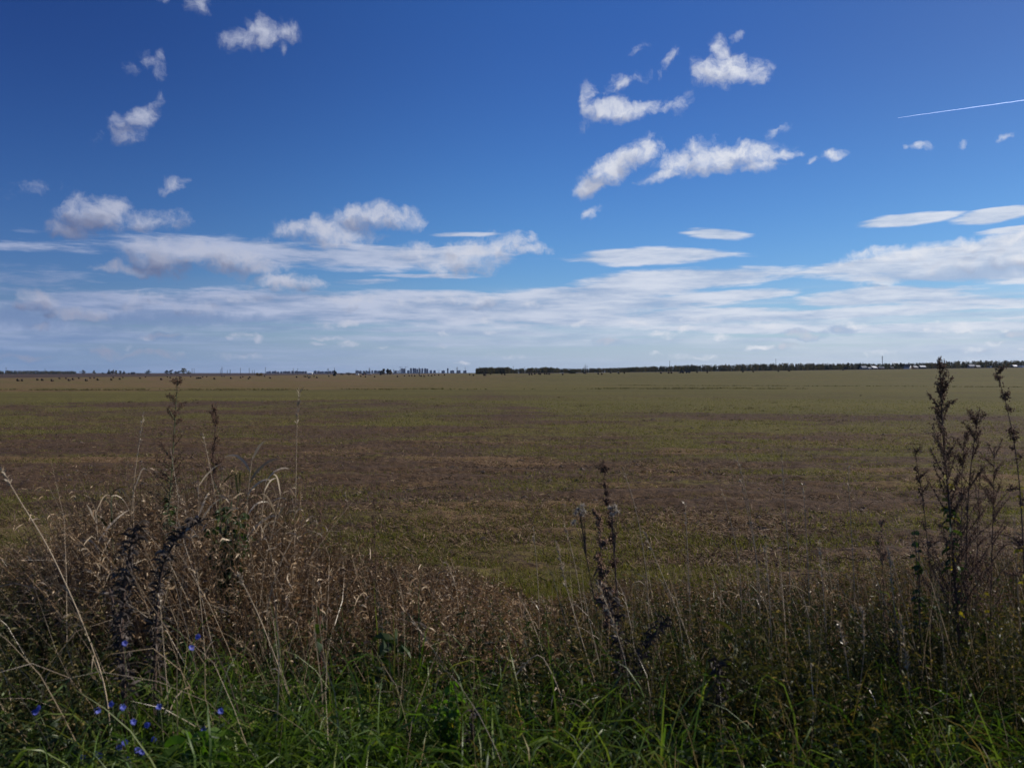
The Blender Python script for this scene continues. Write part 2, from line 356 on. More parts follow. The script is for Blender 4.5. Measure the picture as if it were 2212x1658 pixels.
# ------------------------------------------------------------------ terrain
def gz(x, y):
    x = np.asarray(x, dtype=float); y = np.asarray(y, dtype=float)
    d = np.hypot(x, y); az = np.arctan2(x, y)
    z = .34 * sst(6.2, 2.6, y) - 3.9 * sst(25, 600, d)
    rise = np.interp(az, [-.6, -.15, 0, .15, .30, .54, .9], [0, 0, 5, 7.5, 9.8, 14.4, 17])
    return z + rise * sst(250, 900, d) * np.clip(d / 1500, 0, 1)
def gz1(x, y): return float(gz(np.array([x]), np.array([y]))[0])
def ground_hit(px, py, lo=60., hi=6000.):
    d = ray(px, py); t = np.geomspace(lo, hi, 4000)
    x = d.x / d.y * t; z = ZC + d.z / d.y * t; g = gz(x, t)
    k = np.argmax(z <= g)
    return float(t[k]) if z[k] <= g[k] else hi
def masks(x, y):
    """how much green growth, dry straw and ploughed earth the field carries at x, y"""
    d = np.hypot(x, y); az = np.arctan2(x, y); px = 1106 + FPX * x / np.maximum(y, .5)
    rows = fbm(x / 26 + 3, y / 1.5 + x * .01, 4, 3); rows3 = fbm(x / 90 + 5, y / 6.5 + x * .004, 3, 19); rows2 = fbm(x / 1.6, y / .55, 3, 9); blot = fbm(x / 4.5, y / 4.5, 4, 5)
    lw = 1 - sst(-.18, .12, az)                                    # left to right
    edge = 50 + 22 * lw + 3 * (blot - .5) + (rows - .5) * 14      # where the far green begins
    far = sst(-3, 3, d - edge)
    strip = far * (1 - sst(100, 135, d)) * (.55 + .45 * np.abs(lw - .5) * 2)
    olive = far * sst(100, 140, d)
    mid = np.interp(d, [0, 7, 8.5, 11, 13, 16, 20, 25, 31, 40, 60], [.78, .80, .74, .62, .54, .48, .48, .58, .64, .64, .60])
    g = mid + (rows - .5) * .34 + (blot - .5) * .75 + (rows2 - .5) * .6 + (fbm(x / 14, y / 8, 3, 29) - .5) * .5
    ditch = np.exp(-((y - 127 - x * .06 - (fbm(x / 40, x * 0 + 2, 2, 71) - .5) * 10) / 1.6) ** 2) * (x < 45) + np.exp(-((y - 205 + x * .2) / 3.) ** 2) * (x > 20)
    green = np.clip((1 - far) * sst(.24, .86, g) * .72 + strip * (.92 + .12 * lw + (rows - .5) * .7 + (rows3 - .5) * 1.5) + olive * (.52 + .40 * (1 - lw) + (rows - .5) * .5 + (rows3 - .5) * 1.2), 0, 1)
    straw = np.clip(sst(.40, .68, fbm(x / 5 + 7, y / 2.6, 4, 21)) * np.interp(d, [0, 9, 14, 22, 30, 60], [.5, .6, .95, .9, .35, .2]) + olive * (.45 + .4 * lw + (rows2 - .5)) + strip * .2, 0, 1)
    yb = np.interp(px, [-3000, 0, 530, 720, 1106, 1600, 2212, 4000], [922, 921, 917, 914.2, 911.8, 0, 0, 0])
    dp = np.where(yb > 900, 6 * 2083 / np.maximum(yb - 910, .5), 1330.)
    plough = np.maximum(sst(0, 60, d - dp), ditch * .4)
    return green, straw, plough
def axis(lo, hi, step0, fine_lo, fine_hi, n_fine, ratio=1.25):
    a = list(np.linspace(fine_lo, fine_hi, n_fine)); s = (fine_hi - fine_lo) / n_fine
    while a[-1] < hi: s *= ratio; a.append(min(hi, a[-1] + s))
    s = (fine_hi - fine_lo) / n_fine
    while a[0] > lo: s *= ratio; a.insert(0, max(lo, a[0] - s))
    return np.array(a)
AX = axis(-math.pi * .98, math.pi * .98, .1, -.64, .64, 1150)
inv = np.linspace(1 / 4.5, 1 / 130., 520)
DD = np.concatenate([np.linspace(.4, 4.4, 40), 1 / inv, np.geomspace(136, 30000, 150)])
A2, D2 = np.meshgrid(AX, DD)
X2 = np.sin(A2) * D2; Y2 = np.cos(A2) * D2
Yg = np.where(np.abs(A2) < 1.35, Y2, D2)                          # behind the eye the ground just goes on
Z2 = gz(X2, Y2)
clod = fbm(X2 / .30, Y2 / .30, 4, 31) - .5; lump = sst(.60, .86, fbm(X2 / 1.1, Y2 / .8, 3, 41))
gr, st, pl = masks(X2, Y2)
amp = sst(4.5, 8, D2) * (1 - sst(70, 128, D2))
Z2 = Z2 + amp * (clod * (.045 + .05 * (1 - gr)) + lump * .05 + .02 * np.sin(X2 * .02 + Y2 * 5.2) + (fbm(X2 / 3, Y2 / 3, 2, 51) - .5) * .10)
na, nd = len(AX), len(DD)
ii = (np.arange(nd - 1)[:, None] * na + np.arange(na - 1)[None])
Qg = np.stack([ii, ii + 1, ii + na + 1, ii + na], -1).reshape(-1, 4)[:, ::-1]

gm, T = mat('field_soil')
o_ = T.new('ShaderNodeOutputMaterial'); b_ = T.new('ShaderNodeBsdfPrincipled')
geo = T.new('ShaderNodeNewGeometry'); pos = geo.outputs['Position']
aG, aS, aP = (T.new('ShaderNodeAttribute', attribute_name=k).outputs['Fac'] for k in ('green', 'straw', 'plough'))
f1 = T.noise(pos, 9, 8, .7); f2 = T.noise(T.vmath('MULTIPLY', pos, (.6, 1, 1)), 1.3, 6, .62); f3 = T.noise(pos, 45, 4, .6)
f4 = T.noise(T.vmath('MULTIPLY', pos, (.012, .05, 0)), 1., 5, .6); f6 = T.noise(T.vmath('MULTIPLY', pos, (.008, .085, 0)), 1., 6, .7); f5 = T.noise(T.vmath('MULTIPLY', pos, (.05, .6, 0)), 1., 5, .65)
soil = T.mix(T.ramp(f1, .32, .68), (.030, .021, .014), (.098, .066, .040))
soil = T.mix(T.ramp(f2, .35, .65), soil, T.mix(T.ramp(f1, .3, .7), (.034, .025, .020), (.098, .070, .052)))
strawc = T.mix(T.ramp(f3, .3, .7), (.075, .052, .030), (.22, .155, .09))
greenc = T.mix(T.ramp(f1, .3, .7), (.054, .060, .018), (.125, .122, .034))
fr = T.math('ADD', T.math('MULTIPLY', T.math('SUBTRACT', f1, .5), 1.6), T.math('MULTIPLY', T.math('SUBTRACT', f5, .5), .7))
c_ = T.mix(T.ramp(T.math('ADD', aS, fr), .35, .85, 0, .75), soil, strawc)
c_ = T.mix(T.ramp(T.math('ADD', aG, fr), .25, .80, 0, .82), c_, greenc)
c_ = T.mix(1., c_, T.mix(T.ramp(f4, .3, .7), (.86, .86, .9), (1.12, 1.1, 1.02)), 'MULTIPLY')
c_ = T.mix(T.ramp(f6, .58, .70, 0, .55), c_, (.050, .042, .024)); c_ = T.mix(T.ramp(f6, .42, .30, 0, .4), c_, (.15, .125, .055))
c_ = T.mix(T.math('MULTIPLY', aP, .92), c_, T.mix(f5, (.034, .024, .024), (.062, .046, .044)))
c_ = T.mix(1., c_, (1.04, .93, .80), 'MULTIPLY')
T.L.new(c_, b_.inputs['Base Color']); b_.inputs['Roughness'].default_value = .95; b_.inputs['Specular IOR Level'].default_value = .12
bp = T.new('ShaderNodeBump'); bp.inputs['Strength'].default_value = .8; bp.inputs['Distance'].default_value = .05
T.L.new(T.math('ADD', f1, T.math('MULTIPLY', f3, .4)), bp.inputs['Height']); T.L.new(bp.outputs[0], b_.inputs['Normal'])
T.L.new(b_.outputs[0], o_.inputs[0])
field_o = mobj('field', mesh_data('field', np.stack([X2, Y2, Z2], -1), Qg, None, gm, {'green': gr.ravel(), 'straw': st.ravel(), 'plough': pl.ravel()}, True))
tag(field_o, kind='structure')

# ------------------------------------------------------------------ what lies and sprouts on the field
def polar(n, d0, d1, az=.80):
    n = int(n * az / .66)
    d = 1 / rng.uniform(1 / d1, 1 / d0, n); a = rng.uniform(-az, az, n); return np.sin(a) * d, np.cos(a) * d, d
M_sprout = plant_mat('young_shoots', [(0, (.055, .066, .012)), (.5, (.125, .130, .024)), (1, (.23, .20, .055))], .55, .25, .45)
M_straw = plant_mat('straw', [(0, (.06, .037, .022)), (.6, (.17, .112, .064)), (1, (.36, .27, .17))], .7, .2, .1)
x, y, d = polar(420000, 6.3, 75)
g_, s_, _ = masks(x, y)
keep = rng.random(len(x)) < np.clip(g_ * 1.5, .03, 1)
x, y, d = x[keep], y[keep], d[keep]; n = len(x)
L = rng.uniform(.04, .10, n) * np.interp(d, [6, 10, 75], [1.5, 1.05, 1.1]); D0 = np.stack([rng.normal(-.15, .4, n), rng.normal(-.1, .4, n), np.ones(n)], -1)
C = paths(np.stack([x, y, gz(x, y) - .01], -1), D0, L, rng.uniform(.2, 1.3, n), 2)
V, q = ribbons(C, .0035 + .00028 * d, blade_w)
tag(mobj('field_sprouts', mesh_data('field_sprouts', V, q, None, M_sprout, {'tone': np.repeat(np.clip(rng.normal(.5, .25, n), 0, 1), 6)})), 'green cereal shoots sprouting across the brown field', 'sprouts', kind='stuff')
x, y, d = polar(330000, 6.3, 60)
g_, s_, _ = masks(x, y)
keep = rng.random(len(x)) < np.clip(.12 + s_ * .8, 0, 1); x, y, d = x[keep], y[keep], d[keep]; n = len(x)
a = rng.uniform(0, 6.283, n); L = rng.uniform(.04, .13, n); D0 = np.stack([np.cos(a), np.sin(a), rng.normal(.12, .25, n)], -1)
C = paths(np.stack([x, y, gz(x, y) + .012], -1), D0, L, rng.uniform(-.3, .6, n), 2)
V, q = ribbons(C, .004 + .00026 * d, lambda t: np.ones_like(t), flat=np.tile(np.array([[0, 0, 1.]]), (n, 1)) + rng.normal(0, .5, (n, 3)))
tag(mobj('straw_litter', mesh_data('straw_litter', V, q, None, M_straw, {'tone': np.repeat(np.clip(rng.normal(.4, .25, n), 0, 1), 6)})), 'broken brown straw lying on the field soil', 'straw', kind='stuff')
# clods of earth
x, y, d = polar(15000, 7, 110); g_, s_, _ = masks(x, y)
keep = rng.random(len(x)) < (1 - g_) * np.where(fbm(x / 5, y / 1.6, 3, 61) > .5, 1, .3); x, y, d = x[keep], y[keep], d[keep]; n = len(x)
oct_ = np.array([(1,0,0),(.3,.95,0),(-.8,.6,0),(-.8,-.6,0),(.3,-.95,0),(.25,.2,.8),(-.3,-.1,.7)]); ot = np.array([(0,1,5),(1,2,6),(2,3,6),(3,4,6),(4,0,5),(1,6,5),(4,5,6)])
sz = rng.lognormal(math.log(.021), .45, n) * np.interp(d, [7, 25, 110], [.8, 1.1, 1.9]); ra = rng.uniform(0, 6.283, n)
V = oct_[None] * rng.uniform(.7, 1.3, (n, 7, 3)) * sz[:, None, None] * np.array([1.25, 1.25, .8])
V = np.stack([V[..., 0] * np.cos(ra)[:, None] - V[..., 1] * np.sin(ra)[:, None], V[..., 0] * np.sin(ra)[:, None] + V[..., 1] * np.cos(ra)[:, None], V[..., 2]], -1) + np.stack([x, y, gz(x, y) - .005], -1)[:, None]
tr = (ot[None] + np.arange(n)[:, None, None] * 7).reshape(-1, 3)
M_clod = simple_mat('clod_soil', (.075, .055, .044), .95, .4, 9)
tag(mobj('soil_clods', mesh_data('soil_clods', V, None, tr, M_clod)), 'dark clods of soil scattered on the field', 'clods', kind='stuff')

# rough grass left standing along the old furrows far out
n = 3000; k = rng.random(n) < .62
x = np.where(k, rng.uniform(-85, 45, n), rng.uniform(25, 150, n)); y = np.where(k, 127 + x * .06 + rng.normal(0, 2.6, n) + 4 * np.sin(x * .05), 205 - x * .2 + rng.normal(0, 5., n)); kk = fbm(x / 6, y / 6, 3, 88) > .47; x, y = x[kk], y[kk]; n = len(x) * 6
x = np.repeat(x, 6) + rng.normal(0, .15, n); y = np.repeat(y, 6) + rng.normal(0, .15, n)
C = paths(np.stack([x, y, gz(x, y) - .02], -1), np.stack([rng.normal(0, .5, n), rng.normal(0, .5, n), np.ones(n)], -1), rng.uniform(.08, .34, n), rng.uniform(.3, 1.2, n), 2)
V, q = ribbons(C, np.full(n, .05), blade_w)
M_rough = plant_mat('rough_grass', [(0, (.045, .048, .018)), (1, (.13, .12, .045))], .6, .2, .25)
tag(mobj('furrow_grass', mesh_data('furrow_grass', V, q, None, M_rough, {'tone': np.repeat(rng.random(n), 6)})), 'dark rough grass along old furrows in the distant field', 'grass', kind='stuff')

# raked-up heaps of straw and turf
x, y, d = polar(1100, 8, 75); k = rng.random(len(x)) < np.where(fbm(x / 6, y / 3, 2, 97) > .48, 1, .25); x, y, d = x[k], y[k], d[k]; m = 34; n = len(x) * m
sz = np.repeat(rng.lognormal(math.log(.075), .5, len(x)) * np.interp(d, [8, 75], [.8, 1.5]), m); u = rng.normal(0, 1, (n, 2))
hx, hy = np.repeat(x, m) + u[:, 0] * sz * 1.5, np.repeat(y, m) + u[:, 1] * sz * .8; a = rng.uniform(0, 6.283, n)
C = paths(np.stack([hx, hy, gz(hx, hy) + np.maximum(0, sz * .8 * (1 - .5 * (u ** 2).sum(1))) * rng.random(n)], -1), np.stack([np.cos(a), np.sin(a), rng.normal(.3, .4, n)], -1), sz * rng.uniform(.3, .8, n), rng.uniform(0, 1.5, n), 2)
V, q = ribbons(C, np.full(n, .007) + .0003 * np.repeat(d, m), blade_w)
M_heap = plant_mat('turf_heaps', [(0, (.040, .031, .020)), (.6, (.105, .080, .044)), (1, (.24, .18, .10))], .7, .15, .15)
tag(mobj('turf_heaps', mesh_data('turf_heaps', V, q, None, M_heap, {'tone': np.repeat(np.clip(np.repeat(rng.normal(.35, .2, len(x)), m) + rng.normal(0, .2, n), 0, 1), 6)})), 'small dark heaps of turf and straw dotted over the field', 'turf', kind='stuff')
# ------------------------------------------------------------------ far scenery; S() turns the 2500 px wide photo's x, y into the 2212 px grid
def S(v): return v * 2212 / 2500
def far_at(x25, d): return ray(S(x25), 805).x / ray(S(x25), 805).y * d
def ordinal(n): return ('first second third fourth fifth sixth seventh eighth ninth tenth eleventh twelfth thirteenth fourteenth fifteenth sixteenth seventeenth eighteenth').split()[n - 1]
# hay bales
M_hay = simple_mat('weathered_hay', (.066, .049, .032), .95, .35, 7)
def bale_mesh(seed):
    r = np.random.default_rng(seed); mb = MB(); n = 20; prof = [(-.62, .30), (-.63, .62), (-.57, .73), (-.3, .76), (0, .765), (.3, .76), (.57, .73), (.63, .62), (.62, .30)]
    a = np.arange(n) / n * 2 * math.pi
    V = np.array([[(u, rr * (1 + .03 * r.standard_normal()) * math.cos(t), rr * (1 + .03 * r.standard_normal()) * math.sin(t)) for t in a] for u, rr in prof])
    V[..., 2] = np.maximum(V[..., 2], -.72); K = len(prof)
    q = [(k * n + j, k * n + (j + 1) % n, (k + 1) * n + (j + 1) % n, (k + 1) * n + j) for k in range(K - 1) for j in range(n)]
    mb.add(V.reshape(-1, 3), q)
    for k, s in ((0, -1), (K - 1, 1)):
        c = np.vstack([V[k], [(prof[k][0] + s * .01, 0, 0)]]); mb.add(c, None, [((j + 1) % n, j, n) if s < 0 else (j, (j + 1) % n, n) for j in range(n)])
    return mesh_data('hay_bale', np.concatenate(mb.V), np.concatenate(mb.Q), np.concatenate(mb.T), M_hay, None, False)
c1 = dict(zip([152,185,315,358,440,503,557,583,617,666,729,762,796,826,939,957,1011,1037,1182,1228,1362,1413,1437,1488,1515,1529,1610,1660,1677,1693,1711,1745,1810,1874,1893,1950,2031,2050,2096,2110],
    [243,243,236,240,245,225,224,241,233,223,243,222,221,237,235,217,230,216,223,212,234,210,217,228,210,218,208,223,222,222,210,209,228,205,205,223,217,210,226,216]))
c2 = dict(zip([160,207,430,495,507,523,535,543,577,601,703,972,1011,1089,1281,1340,1380,1402,1427,1467,1480,1507,1543,1570,1597,1629,1678,1890,1921,2012,2022,2066,2160,2186],
    [202,221,214,207,209,206,219,211,198,217,206,202,210,209,208,202,195,198,204,195,205,206,200,201,193,196,195,193,198,197,197,188,188,192]))
c3 = dict(zip([181,203,229,262,274,313,331,350,462,641,655,763,794,868,935,983,1293,1357,1381,1597,1682,1983,2071], [191,191,187,186,190,187,187,189,191,180,182,186,189,178,181,179,180,179,179,173,174,169,167]))
c4 = {140: 164, 231: 162, 685: 153}
bal = [(k * 640 / 2212 + x0, 860 + v * 100 / 346) for c, x0 in ((c1, 0), (c2, 600), (c3, 1240), (c4, 1860)) for k, v in c.items()]
bal.sort()
MARKS = [(-30, 'the left picture edge'), (110, 'the pole above the left wood'), (187, 'the left wood'), (277, 'the spire-shaped spruce'), (362, 'the round tree by the cottage'),
         (452, 'the tall yellow-green tree'), (542, 'the thick left mast'), (633, 'the ochre bush'), (757, 'the white warehouse'), (817, 'the lone round tree'), (890, 'the red shed'), (942, 'the dense grove'), (1023, 'the pylon before the city'), (1093, 'the lone city tower'), (1200, 'the start of the right wood'),
         (1394, 'the bramble mound'), (1429, 'the three masts'), (1680, 'the parked trailer'), (1894, 'the tall pole above the wood')]
protos = [bale_mesh(k) for k in range(4)]
seen = {}
for i, (bx, by) in enumerate(bal):
    d = min(ground_hit(S(bx), S(by)), 1290.)
    X = far_at(bx, d); o = mobj('hay_bale', protos[i % 4], None, (X, d, gz1(X, d) + .70)); o.rotation_euler.z = rng.uniform(-.5, .5) + (.9 if bx < 700 else 1.2)
    sc = float(np.clip(4.3 / (1.5 * 2083 / d), 1.03, 1.4)) if bx > 600 else 1.22; o.scale = (sc,) * 3; o.location.z = gz1(X, d) + .69 * sc
    near = [m for m in MARKS if m[0] <= bx] or [MARKS[0]]
    mk = near[-1]; seen[mk[1]] = seen.get(mk[1], 0) + 1; k = seen[mk[1]]
    lit = 'pale-topped ' if bx < 480 else ''
    tag(o, f'{lit}round hay bale, {ordinal(k)} one right of {mk[1]}', 'hay bale', 'round hay bales on the far stubble')

# foliage for far trees: leaf clumps through the volume of the crown
def clumps(mb, c, rad, n, size, r, tone):
    v = nrm(r.standard_normal((n, 3))) * (r.random((n, 1)) ** .45) * np.array(rad) + np.array(c)
    a = nrm(r.standard_normal((n, 3))); b = nrm(np.cross(a, r.standard_normal((n, 3)))); s = size * r.uniform(.5, 1.2, (n, 1))
    V = np.stack([v - a * s, v + b * s * .7, v + a * s, v - b * s * .7], 1).reshape(-1, 3)
    t = np.clip(np.repeat(tone + r.normal(0, .18, n), 4), 0, 1); mb.add(V, np.arange(n * 4).reshape(-1, 4), tone=t)
def crown(mb, kind, h, w, r, tone, n=260):
    if kind == 'spruce':
        k = 9
        for j in range(k):
            f = j / k; clumps(mb, (0, 0, h * (.1 + .88 * f)), (w * .5 * (1 - f) * .95 + .15, w * .5 * (1 - f) * .95 + .15, h * .05), max(6, int(n / k * (1.3 - f))), .075 * h * (1.15 - f) + .1, r, tone)
    elif kind == 'bush':
        for j in range(7): clumps(mb, (r.uniform(-.36, .36) * w, r.uniform(-.3, .3) * w, h * r.uniform(.25, .55)), (w * .2, w * .2, h * .36), n // 7, .07 * h + .1, r, tone + r.normal(0, .1))
    else:
        for j in range(9):
            f = r.random(); ww = w * .5 * (1 - abs(f - .42) * .95)
            clumps(mb, (r.uniform(-.6, .6) * ww, r.uniform(-.6, .6) * ww, h * (.10 + .76 * f)), (ww * .62, ww * .62, h * .16), n // 9, .060 * h + .12, r, tone + r.normal(0, .12))
M_leaf = {'spruce': plant_mat('spruce_needles', [(0, (.012, .020, .014)), (1, (.030, .045, .028))], .8, .1, .1),
          'birch': plant_mat('autumn_leaves', [(0, (.040, .046, .018)), (.5, (.085, .078, .026)), (1, (.17, .12, .032))], .7, .15, .25),
          'dark': plant_mat('dark_foliage', [(0, (.018, .024, .018)), (1, (.050, .056, .034))], .75, .1, .15),
          'grey': plant_mat('thin_brown_foliage', [(0, (.045, .040, .030)), (1, (.105, .088, .058))], .8, .1, .2),
          'ochre': plant_mat('ochre_leaves', [(0, (.08, .055, .015)), (1, (.20, .13, .03))], .7, .1, .25)}
M_bark = simple_mat('far_bark', (.06, .05, .045), .9, .3, 3)
def tree(name, x25, d, h, w, kind, leaf, label, tone=.5, n=260, z=None, cat='tree', group=None):
    r = np.random.default_rng(int(x25 * 7 + d)); X = far_at(x25, d)
    e = empty(name, (X, d, gz1(X, d) - .05 if z is None else z)); tag(e, label, cat, group)
    tb = MB(); lean = r.normal(0, .02 * h, 2)
    if kind == 'bush':
        for k in range(6): a = k * 1.05; tb.tube([(0, 0, 0), (math.cos(a) * w * .16, math.sin(a) * w * .16, h * .3), (math.cos(a) * w * .3, math.sin(a) * w * .3, h * .6)], [.09, .06, .03], 4)
        tb.build('stems', M_bark, e)
    else:
        tb.tube([(0, 0, 0), (lean[0] * .5, lean[1] * .5, h * .45), (lean[0], lean[1], h * .9)], [.028 * h, .018 * h, .004 * h], 6)
        for k in range(6): a = r.uniform(0, 6.28); z0 = h * r.uniform(.25, .6); tb.tube([(0, 0, z0), (math.cos(a) * w * .2, math.sin(a) * w * .2, z0 + h * .1), (math.cos(a) * w * .38, math.sin(a) * w * .38, z0 + h * .16)], [.01 * h, .007 * h, .003 * h], 4)
        tb.build('trunk', M_bark, e)
    cb = MB(); crown(cb, kind, h * 1.05, w * 1.12, r, tone, int(n * 1.8)); cb.build('crown' if kind != 'bush' else 'foliage', M_leaf[leaf], e)
    return e
def tsize(ytop, ybase, wpx, d): return (ybase - ytop) * d / 2083, wpx * d / 2083
def T25(name, x, top, base, w, d, kind, leaf, label, **k): h, ww = tsize(top, base, w, d); return tree(name, x, d, h, ww, kind, leaf, label, **k)
DL = 3600.
for x, top, base, w, kind, leaf, name, label in [
    (202, 903.5, 913.4, 15, 'round', 'grey', 'far_tree', 'small greyish tree just right of the far left wood'),
    (231, 904, 913.4, 10, 'round', 'birch', 'far_tree', 'small yellowish tree standing alone between wood and clump'),
    (251, 908.5, 913.4, 8, 'bush', 'dark', 'far_bush', 'low dark bush left of the clump with a spire-shaped spruce'),
    (266, 899.8, 913.4, 9, 'spruce', 'dark', 'spruce', 'spire-shaped dark spruce at the left of the tree clump'),
    (275, 902, 913.4, 12, 'round', 'grey', 'far_tree', 'grey tree beside the spire-shaped spruce'),
    (284, 903.5, 913.4, 9, 'round', 'birch', 'far_tree', 'lighter tree closing the spruce clump on the right'),
    (293, 904.5, 913.4, 9, 'round', 'dark', 'far_tree', 'bluish tree left of the far cottage roof'),
    (302, 904, 913.4, 7, 'round', 'grey', 'far_tree', 'narrow grey tree nearest the far cottage'),
    (316, 909, 913.4, 9, 'bush', 'grey', 'far_bush', 'low grey bush left of the far cottage'),
    (340, 909.8, 913.4, 10, 'bush', 'dark', 'far_bush', 'flat dark bush right of the far cottage'),
    (362, 902, 913.4, 15, 'round', 'dark', 'far_tree', 'round dark bluish tree standing alone left of the big clump'),
    (407, 903, 913.4, 13, 'round', 'dark', 'far_tree', 'dark tree at the left end of the big clump'),
    (418, 901.5, 913.4, 13, 'round', 'grey', 'far_tree', 'pale grey tree inside the big left clump'),
    (429, 905.5, 913.4, 9, 'round', 'grey', 'far_tree', 'low grey tree in the dip of the big clump'),
    (437, 905, 913.4, 9, 'round', 'dark', 'far_tree', 'low dark tree beside the tall yellow-green tree'),
    (449, 898.5, 913.4, 17, 'round', 'birch', 'far_tree', 'tall yellow-green tree, highest of the left clump'),
    (461, 904.5, 913.4, 12, 'round', 'birch', 'far_tree', 'low yellow-green tree at the right end of the clump')]:
    T25(name, x, top, base, w, DL, kind, leaf, label, cat='bush' if kind == 'bush' else 'tree')
T25('ochre_bush', 633, 907, 917.3, 14, 1550., 'bush', 'ochre', 'rounded ochre-yellow bush standing alone at the field edge', cat='bush')
T25('lone_tree', 817, 902, 916.2, 10.5, 1650., 'round', 'dark', 'lone dark round tree with a bare trunk in mid field', tone=.35, n=420)
for x, top, base, w, leaf, label in [(838, 908.5, 914.5, 13, 'dark', 'low bluish bush right of the lone round tree'), (851, 906, 914.5, 16, 'grey', 'grey thicket bush, larger of the two after the lone tree'), (864, 909, 914.5, 9, 'ochre', 'small brownish bush ending the thicket after the lone tree')]:
    T25('far_bush', x, top, base, w, 2300., 'bush', leaf, label, cat='bush')
T25('spruce', 891, 904, 914.3, 7, 2300., 'spruce', 'dark', 'dark conical tree rising behind the red shed')
for k, (x, top, w, lf) in enumerate([(931, 901, 11, 'grey'), (938, 899, 12, 'grey'), (946, 899.3, 12, 'dark'), (953, 901.5, 10, 'ochre')]):
    T25('grove_tree', x, top, 914.6, w, 2200., 'round', lf, ('short brown tree at the left edge of the dense grove', 'tall brown tree left of the middle of the dense grove', 'dark tall tree right of the middle of the dense grove', 'rusty short tree at the right edge of the dense grove')[k], n=330)
T25('bramble_mound', 1395, 904.3, 914, 38, 1150., 'bush', 'dark', 'wide low dark bramble mound out in the stubble', n=700, cat='bush', tone=.3)

# woods that read as one mass
def wood(name, spans, label, seed, spruce_part):
    r = np.random.default_rng(seed); parts = {}
    for (xa, xb, n, d0, d1, prof, hscale) in spans:
        for _ in range(n):
            x = r.uniform(xa, xb); d = r.uniform(d0, d1); X = far_at(x, d); g = gz1(X, d)
            top = ZC + (910 - np.interp(x, *prof)) / 2083 * d
            h = max(4., (top - g) * hscale * r.uniform(.80, 1.03))
            kind = 'spruce' if r.random() < spruce_part(x) else 'round'
            leaf = 'spruce' if kind == 'spruce' else ('birch' if r.random() < .6 else ('grey' if r.random() < .6 else 'dark'))
            mb = MB(); crown(mb, kind, h, h * (.40 if kind == 'spruce' else .62), r, r.uniform(.2, .7), 95)
            V = np.concatenate(mb.V) + np.array([X, d, g]); Qn = np.concatenate(mb.Q); A_ = np.concatenate(mb.A)
            p = parts.setdefault(leaf, MB()); p.add(V, Qn, tone=A_)
            parts.setdefault('bark', MB()).tube([(X, d, g - .3), (X, d, g + h * .8)], [.16, .06], 4)
    allb = MB(); mats = []; fm = []
    for k, p in parts.items():
        V = np.concatenate(p.V); Qn = np.concatenate(p.Q); allb.add(V, Qn, tone=np.concatenate(p.A)); mats.append(M_bark if k == 'bark' else M_leaf[k]); fm += [len(mats) - 1] * len(Qn)
    o = allb.build(name, None); o.data.materials.clear()
    for m in mats: o.data.materials.append(m)
    o.data.polygons.foreach_set('material_index', np.array(fm, dtype=np.int32))
    tag(o, label, 'wood', kind='stuff'); return o
PR = ([1150, 1165, 1180, 1240, 1252, 1290, 1335, 1365, 1400, 1500, 1600, 1680, 1800, 1880, 1950, 2075, 2200, 2270, 2340, 2420, 2500, 2700], [908, 897, 895.5, 895, 899.5, 897, 894.5, 897.5, 899, 896.5, 893, 889.5, 888, 886, 885.2, 885, 885.5, 883, 880, 879, 878.5, 877])
PRL = ([-200, 0, 185], [903, 903.4, 904.5])
wood('far_wood_right', [(1163, 1250, 260, 1500, 1600, PR, 1.), (1240, 1700, 1000, 1650, 1850, PR, 1.), (1700, 2640, 1400, 1700, 1950, PR, 1.)], 'long mixed wood darkening the horizon behind the right half of the field', 5, lambda x: .55 if x > 1600 else .25)
wood('birch_belt', [(1860, 2070, 90, 1560, 1640, ([1800, 2700], [890, 889]), 1.), (2255, 2360, 55, 1560, 1640, ([1800, 2700], [887, 886]), 1.), (2400, 2640, 60, 1560, 1640, ([1800, 2700], [885, 884]), 1.), (1480, 1660, 40, 1500, 1600, ([1400, 1700], [900, 899]), 1.)], 'yellowing birch belt along the foot of the right wood', 8, lambda x: .08)
wood('far_wood_left', [(-160, 186, 620, 4000, 4300, PRL, 1.)], 'low dark wood on the horizon at the far left', 6, lambda x: .4)
for x, top, base, w, kind, leaf, label in [(2100, 881, 899.5, 13, 'spruce', 'spruce', 'big dark spruce at the left edge of the village'), (2071, 881.5, 899.5, 9, 'round', 'birch', 'thin tall birch poking above the wood left of the village'), (2140, 886.5, 898.5, 12, 'round', 'ochre', 'reddish tree behind the white-roofed barn'),
    (2201, 882.5, 898.5, 13, 'round', 'dark', 'rounded dark tree poking above the wood left of the white gable'), (2018, 885, 900.5, 10, 'spruce', 'spruce', 'dark spruce in front of the yellowing birches'), (2063, 893, 902.5, 9, 'bush', 'dark', 'low black bush at the field edge left of the village')]:
    T25('village_tree', x, top, base, w, 1480., kind, leaf, label, tone=.45, cat='bush' if kind == 'bush' else 'tree')

